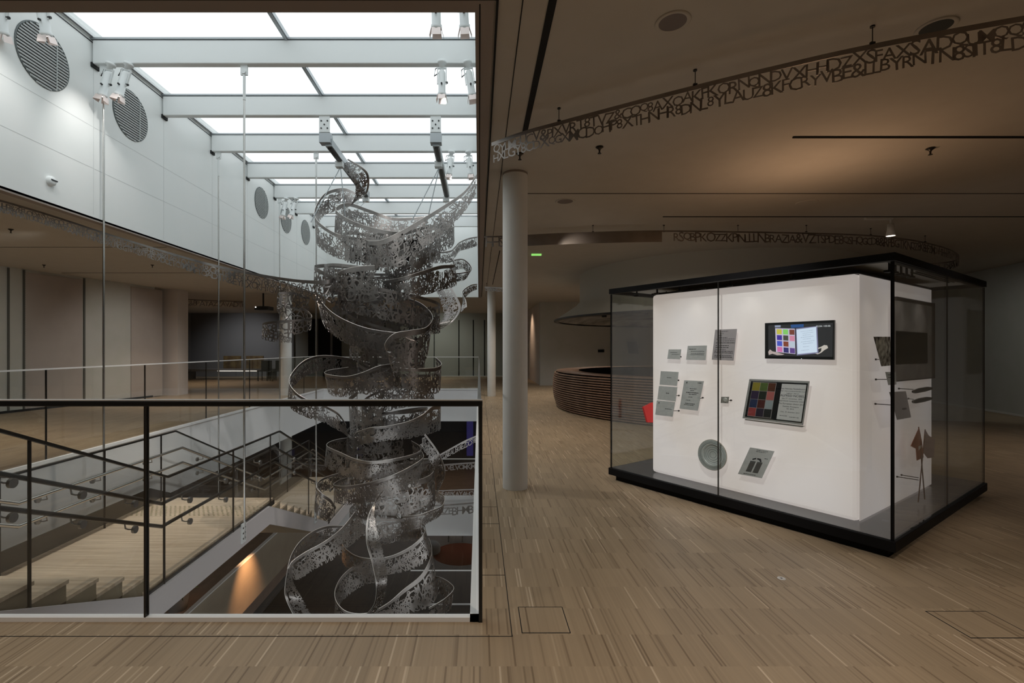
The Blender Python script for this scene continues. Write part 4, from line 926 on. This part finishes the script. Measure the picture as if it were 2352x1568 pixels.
# right-hand face
pa = thing('framed_photograph', 'large dark framed photograph on the right face of the glowing box', 'photograph', hit(2098, 870, 'R', .03))
fq = [(2053, 681), (2141, 697), (2141, 868), (2053, 876)]
panel('R', fq, .02, .02, 'frame', mat('taupe_frame', (.10, .08, .07), .4), pa)
panel('R', sub(fq, .02, .04, .985, .99), .0401, .002, 'picture', noise_mat('reflection_grey_print', (.26, .23, .22), (.40, .37, .35), 6, .3), pa)  # print colour lightened to carry a grey reflection
panel('R', sub(fq, .05, .40, .88, .80), .0425, .001, 'dark_patch', noise_mat('dark_mottle', (.012, .012, .010), (.035, .03, .022), 12, .3), pa)  # darker mottled rectangle laid over the picture
mo = card([(2006, 773), (2044, 773), (2047, 839), (2024, 841)], 'brown mottled photograph card leaning near the case corner edge', None, m='mottled', pinat=(2009, 825), off=.07, face='R', to=(2026, 825))
card([(2033, 854), (2057, 854), (2058, 883), (2040, 884)], 'small grey card beneath the mottled photograph at the case corner', [(.2, .8, .2, .05), (.2, .8, .4, .05)], pinat=(2009, 871), off=.09, face='R', to=(2040, 871))
card([(2042, 900), (2080, 898), (2092, 958), (2060, 964)], 'mauve-grey note card right of the dark case corner post', [(.55, .85, .62, .06)], m='cardmauve', pinat=(2008, 927), off=.10, face='R', to=(2050, 930))
for k, (yy, l) in enumerate(((894, 'dark elongated knife-like relic, the upper of two on pins'), (917, 'dark elongated knife-like relic, the lower of two on pins'))):
    kn = thing('pocket_knife', l, 'knife', hit(2115, yy + 8, 'R', .08))
    pts = [(2094, yy + 3), (2110, yy - 3), (2128, yy - 6), (2138, yy - 5), (2136, yy), (2120, yy + 5), (2098, yy + 9), (2094, yy + 7)]
    panel('R', pts, .08, .014, 'handle', mat('grey_horn', (.10, .09, .08), .5), kn)
    pin('R', 2062 if k == 0 else 2084, yy - 2, .08, kn, to=(2098, yy))
def flag(tip, foot, cloth, cm, label, cm2=None):
    fo = thing('hand_flag', label, 'flag', hit(foot[0], foot[1], 'R', .10))
    a, b = hit(*tip, 'R', .10), hit(*foot, 'R', .12)
    MB().tube([a, b], .004, 8).build('stick', M['wooddark'], fo)
    panel('R', cloth, .103, .004, 'cloth', cm, fo)
    if cm2:
        panel('R', [lerp2(cloth[:4], .2, .55), lerp2(cloth[:4], .9, .3), lerp2(cloth[:4], .9, .42), lerp2(cloth[:4], .25, .68)], .1075, .0005, 'pale_stripe', cm2, fo)
    return fo
flag((2110, 980), (2124, 1146), [(2110, 982), (2116, 1012), (2120, 1050), (2105, 1057), (2103, 1030), (2091, 1024)], M['redcloth'], 'folded dull red hand flag with pale cross, left of the pair of flags', M['stripe'])
flag((2125, 986), (2109, 1153), [(2125, 988), (2132, 1000), (2146, 1008), (2144, 1050), (2130, 1052), (2121, 1040)], M['plum'], 'folded plum coloured hand flag, right of the pair of flags')
fx = thing('flag_bracket', 'pair of horizontal pins holding the two crossed flag sticks', 'bracket', hit(2090, 1095, 'R', .0))
for (x0, y0, x1, y1) in ((2068, 1090, 2110, 1097), (2058, 1094, 2110, 1102)): pin('R', x0, y0, .10, fx, to=(x1, y1))
# red folded paper standing behind the box on the left
rp = thing('red_paper', 'bright red folded paper behind the left end of the glowing box', 'paper', C0 + dl_ * 2.1 + dr_ * .62 + UP * .6)
q = [at(x, y, 5.05) for x, y in ((1478, 935), (1500, 924), (1515, 930), (1515, 970), (1488, 970))]
MB().prism(q, dl_ * .02).build('sheet', M['red'], rp)
MB().tube([at(1496, 960, 5.06), at(1520, 960, 5.2)], .004, 6).build('pin', M['darkmetal'], rp)

# ------------------------------------------------------------------ round counter and hood
KC = Vector((5.23, 11.07, 0)); KR = 3.39
co = thing('round_counter', 'large round reception counter clad in curved brown oak slats', 'counter', KC)
MB().lathe([(KR - .08, 0), (KR + .0, .25), (KR + .06, .55), (KR - .06, .80)], KC, n=96).build('core', M['blackgroove'], co)
rs = MB(); n = 17
for k in range(n):
    z = .02 + k * .047; t = z / .82; r = KR - .03 + .13 * math.sin(min(t * 1.15 + .15, 1.2) * PI * .62)
    rs.lathe([(r - .03, z), (r + .012, z + .002), (r + .016, z + .015), (r + .012, z + .027), (r - .03, z + .029)], KC, n=96)
rs.build('slats', M['slat'], co)
MB().lathe([(KR - .5, .80), (KR + .02, .82), (KR + .03, .84), (KR - .5, .84)], KC, n=96).build('worktop', M['slat'], co)
MB().lathe([(KR - .5, .80), (KR - .5, .0)], KC, n=96).build('inner_wall', M['blackgroove'], co)
ho = thing('ceiling_hood', 'broad grey conical hood hanging above the round counter', 'hood', KC + UP * 2.0)
MB().lathe([(3.46, 2.02), (2.95, 2.36), (2.86, 2.46), (2.86, CZ)], KC, n=96).build('cone', M['hood'], ho)
MB().lathe([(3.36, 1.995), (3.47, 1.995), (3.475, 2.035), (3.40, 2.04)], KC, n=96).build('rim', M['black'], ho)
MB().lathe([(3.40, 2.0), (3.0, 2.16), (1e-3, 2.22)], KC, n=96).build('reflector', M['hoodin'], ho)
for (a, z) in ((3.55, 1.94), (3.9, 1.94)):
    p = KC + Vector((math.cos(a), math.sin(a), 0)) * 2.9
    MB().cyl((p.x, p.y, z + .06), .05, .14, n=14).build('hood_spot', M['black'], ho)

# ------------------------------------------------------------------ ceiling fittings
def ring(p, r, label, m, name='ceiling_speaker'):
    o = thing(name, label, 'speaker' if 'speaker' in name else 'ceiling light', (p.x, p.y, CZ))
    MB().lathe([(r * .82, -.004), (r, -.008), (r * 1.06, -.004), (r * 1.06, 0)], (p.x, p.y, CZ), n=40).build('ring', M['ceiling'], o)
    MB().lathe([(1e-4, -.003), (r * .84, -.003)], (p.x, p.y, CZ), n=32, smooth=False).build('grille', m, o)
def cpt(px, py): return at(px, py, (CZ - CH) * F / (800 - py))
ring(cpt(1545, 50), .085, 'round recessed ceiling speaker nearest the viewer, high at right of the opening', M['speaker'])
ring(cpt(2150, 62), .085, 'dark round ceiling speaker just behind the near letter frieze', mat('speaker_dark', (.04, .045, .045), .8))
ring(cpt(1298, 462), .11, 'faint round ceiling speaker right of the near column head', M['speaker'])
ring(cpt(1853, 465), .11, 'faint pale round ceiling disc above the middle of the case', M['ceiling'])
def sprinkler(px, py, label, dz=.07):
    p = cpt(px, py); o = thing('sprinkler', label, 'sprinkler', (p.x, p.y, CZ), 'sprinkler heads on the ceilings')
    MB().lathe([(1e-4, 0), (.03, 0), (.034, -.005), (.012, -.02), (.008, -.03)], p, n=16).build('rose', M['darkmetal'], o)
    MB().cyl((p.x, p.y, CZ - .055), .007, .05, n=8).lathe([(1e-4, -.055), (.016, -.055), (.016, -.058), (1e-4, -.058)], p, n=12).build('head', M['darkmetal'], o)
sprinkler(1377, 337, 'black ceiling sprinkler right of the near column under the letter frieze')
sprinkler(2137, 340, 'black ceiling sprinkler below the thin dark lighting track')
sprinkler(1194, 352, 'small ceiling sprinkler close under the bright end of the letter frieze')
sprinkler(25, 526, 'small sprinkler on the left ceiling at the picture edge')
sprinkler(101, 608, 'small sprinkler on the left ceiling above the taupe wall panel')
sprinkler(350, 608, 'small sprinkler on the left ceiling right of the near hanging rod')
ts = thing('track_spotlight', 'lit white spotlight on a ceiling arm above the display case', 'spotlight', cpt(2030, 500))
p0 = cpt(2030, 500)
MB().obox(p0 + Vector((-.25, -.02, -.025)), (.36, 0, 0), (0, .04, 0), (0, 0, .025)).build('arm', M['column'], ts)
MB().tube([p0 + Vector((.09, 0, -.02)), p0 + Vector((.09, 0, -.09))], .012, 8).build('stem', M['column'], ts)
MB().lathe([(1e-4, 0), (.035, 0), (.04, -.08), (.055, -.16), (.05, -.16)], p0 + Vector((.09, 0, -.08)), n=20).build('shade', M['column'], ts)
MB().lathe([(1e-4, -.155), (.05, -.155)], p0 + Vector((.09, 0, -.08)), n=20).build('bulb', M['lampface'], ts)
eb = thing('exit_light', 'tiny green glowing light on the ceiling just right of the near column', 'exit light', cpt(1232, 583))
MB().box(*[v for a in ((eb.location.x - .09, eb.location.x + .09), (eb.location.y - .02, eb.location.y + .02), (CZ - .03, CZ)) for v in a]).build('lens', M['greenled'], eb)
# ceiling hatch outline over the case
lm = MB(); A = cpt(1581, 592); B = cpt(1652, 585)
# ------------------------------------------------------------------ distant rooms
dt = thing('exhibition_bench', 'long low dark exhibition bench in the far dark room', 'bench', (-11, 21.3, 0))
MB().box(-13, -9, 21.1, 21.8, .35, .45).build('top', M['charcoal'], dt)
MB().box(-11.4, -9.1, 21.08, 21.1, .37, .385).build('light_strip', M['lampdim'], dt); MB().box(-12.9, -12.7, 21.2, 21.7, 0, .35).build('leg', M['black'], dt); MB().box(-9.3, -9.1, 21.2, 21.7, 0, .35).build('leg', M['black'], dt)
for k, (x, l) in enumerate(((-12.4, 'ochre poster at the left of the far dark wall'), (-11.3, 'ochre poster at the right of the far dark wall'))):
    pnl = MB().box(x, x + .85, 23.47, 23.5, .35, 1.0).build('wall_poster', noise_mat('ochre_print_%d' % k, (.10, .06, .03), (.22, .15, .06), 4, .6)); tag(pnl, l, 'poster')
def chair(x, y, label):
    o = thing('lounge_chair', label, 'chair', (x, y, 0), 'dark chairs in the far room')
    MB().box(x - .22, x + .22, y - .22, y + .22, .40, .45).build('seat', M['black'], o)
    MB().box(x - .22, x + .22, y + .18, y + .22, .45, .85).build('backrest', M['black'], o)
    for sx in (-.2, .17):
        for sy in (-.2, .17): MB().box(x + sx, x + sx + .03, y + sy, y + sy + .03, 0, .4).build('leg', M['black'], o)
for x, l in ((-9.0, 'dark chair at left of the row in the far room'), (-8.4, 'dark chair at right of the row in the far room')): chair(x, 20.3, l)
se = thing('wall_screen', 'small lavender glowing screen just right of the left pier', 'screen', (-9.95, 16.6, 1.95))
MB().box(-10.28, -10.08, 16.55, 16.6, 2.1, 2.68).build('picture', M['screenlav'], se)
MB().box(-10.30, -10.06, 16.6, 16.64, 0, 2.75).build('stand', M['charcoal'], se)
tm = MB(); 
v, f_ = text2d('INFO', 2)
for (sy, k) in ((1, 0),): tm.add([(-10.24 + (.0 + y * .17), 16.59, 1.95 - x * .30) for x, y in v], f_)
tm.build('vertical_lettering', mat('pale_letter', (.5, .5, .48), .6), se)
pj = thing('projector', 'dark ceiling projector left of the small spiral ribbon', 'projector', (-6.4, 14.5, 2.6))
p_ = at(610, 708, 15.0)
MB().box(p_.x - .30, p_.x + .12, 14.9, 15.3, p_.z - .05, p_.z + .06).build('housing', M['black'], pj)
MB().box(p_.x - .12, p_.x - .08, 15.05, 15.09, p_.z + .06, CZ).build('pole', M['black'], pj)
MB().cyl((p_.x - .26, 14.9, p_.z + .03), .02, .01, (0, -1, 0), 12).build('lens', M['lampdim'], pj)
# back wall signs
sg = thing('wall_sign', 'black notice board with pale stripes on the lit recess wall', 'sign', (2.0, 22.8, 1.4))
sgp = at(1219, 755, 22.9)
MB().box(sgp.x - .16, sgp.x + .10, 22.9, 22.93, sgp.z - .3, sgp.z + .32).build('board', M['black'], sg)
MB().box(sgp.x - .10, sgp.x + .04, 22.89, 22.9, sgp.z - .18, sgp.z - .12).box(sgp.x - .10, sgp.x + .04, 22.89, 22.9, sgp.z + .05, sgp.z + .1).build('stripe', M['stripe'], sg)
MB().box(sgp.x - .06, sgp.x + .0, 22.93, 22.96, 0, CZ).build('mast', M['charcoal'], sg)
lamp('recess_lamp', 'SPOT', (1.4, 20.5, 2.95), 60, (1, .72, .5), (2.25, 20.4, 1.9), .04, spot=90, blend=1)
k_ = MB().box(4.38, 4.60, 17.76, 17.8, 1.22, 1.32).build('wall_plate', M['blackgroove']); tag(k_, 'small dark plate on the grey wall above the round counter', 'plate')
k_ = MB().prism([at(x, y, 17.7) for x, y in ((1440, 785), (1463, 785), (1467, 812), (1444, 811))], (0, .03, 0)).build('wall_picture', M['charcoal']); tag(k_, 'small dark tilted picture seen through the left glass of the case', 'picture')
# lower storey furnishings
bp = MB().box(-.6, -.28, 23.7, 23.75, -3.9, -1.4).build('blue_banner', M['blue']); tag(bp, 'tall blue-lit banner in the black lower storey', 'banner')
lr = MB().box(-2.5, 0, 17.6, 17.63, -2.68, -2.64).build('lower_rail', M['stripe']); tag(lr, 'thin pale horizontal rail in the black lower storey at right', 'rail')
tb = thing('side_table', 'small dark table with glassware far down in the basement hall', 'table', (-1.1, 22.6, L2))
px_ = at(1046, 1238, 24.4)
for (dx, dy) in ((-.35, 0), (.35, 0), (-.35, .5), (.35, .5)): MB().box(px_.x + dx - .02, px_.x + dx + .02, 24.4 + dy, 24.44 + dy, L2, L2 + .74).build('leg', M['black'], tb)
MB().box(px_.x - .42, px_.x + .42, 24.35, 25.0, L2 + .74, L2 + .80).build('top', M['black'], tb)
for dx, l in ((-.2, 'leftmost pale glass on the dark basement table'), (.0, 'middle pale glass on the dark basement table'), (.2, 'rightmost pale glass on the dark basement table')):
    gl = MB().lathe([(1e-3, 0), (.03, 0), (.04, .12), (.035, .16)], (px_.x + dx, 24.6, L2 + .80), n=12).build('drinking_glass', M['column']); tag(gl, l, 'glass', 'glasses on the basement table')
rc = at(1055, 1252, 23.2)
rg = MB().lathe([(1e-3, .012), (1.25, .012), (1.27, 0)], (-.9, 23.0, L2), n=48).build('round_rug', M['rug']); tag(rg, 'round red rug on the dark basement floor', 'rug')
ar = MB().lathe([(1e-3, .42), (.42, .42), (.5, .3), (.5, .05), (.45, 0)], (-2.35, 23.2, L2), n=24).build('pouffe', M['blackgroove']); tag(ar, 'round black pouffe at the left edge of the red rug', 'pouffe')
# low bushes / exhibit glow behind the stair
pt = thing('potted_fern', 'dim leafy plant behind the stair in the lower storey', 'plant', (-6.6, 10.6, L1))
MB().lathe([(1e-3, 0), (.18, 0), (.24, .45), (.2, .45)], (-6.6, 10.6, L1), n=20).build('pot', M['charcoal'], pt)
lv = MB(); R = random.Random(5)
for k in range(90):
    a = R.uniform(0, 2 * PI); e = R.uniform(.2, 1.4); ln = R.uniform(.3, .75); b0 = Vector((-6.6, 10.6, L1 + .45)); d = Vector((math.cos(a) * math.cos(e), math.sin(a) * math.cos(e), math.sin(e)))
    sd = d.cross(UP).normalized() * .035; m_ = b0 + d * ln * .6; t_ = b0 + d * ln + Vector((0, 0, -ln * .25))
    lv.add([b0 - sd * .3, b0 + sd * .3, m_ + sd, t_, m_ - sd], [(0, 1, 2, 3, 4)])
lv.build('foliage', noise_mat('olive_leaf', (.12, .13, .03), (.2, .2, .05), 9, .6), pt)
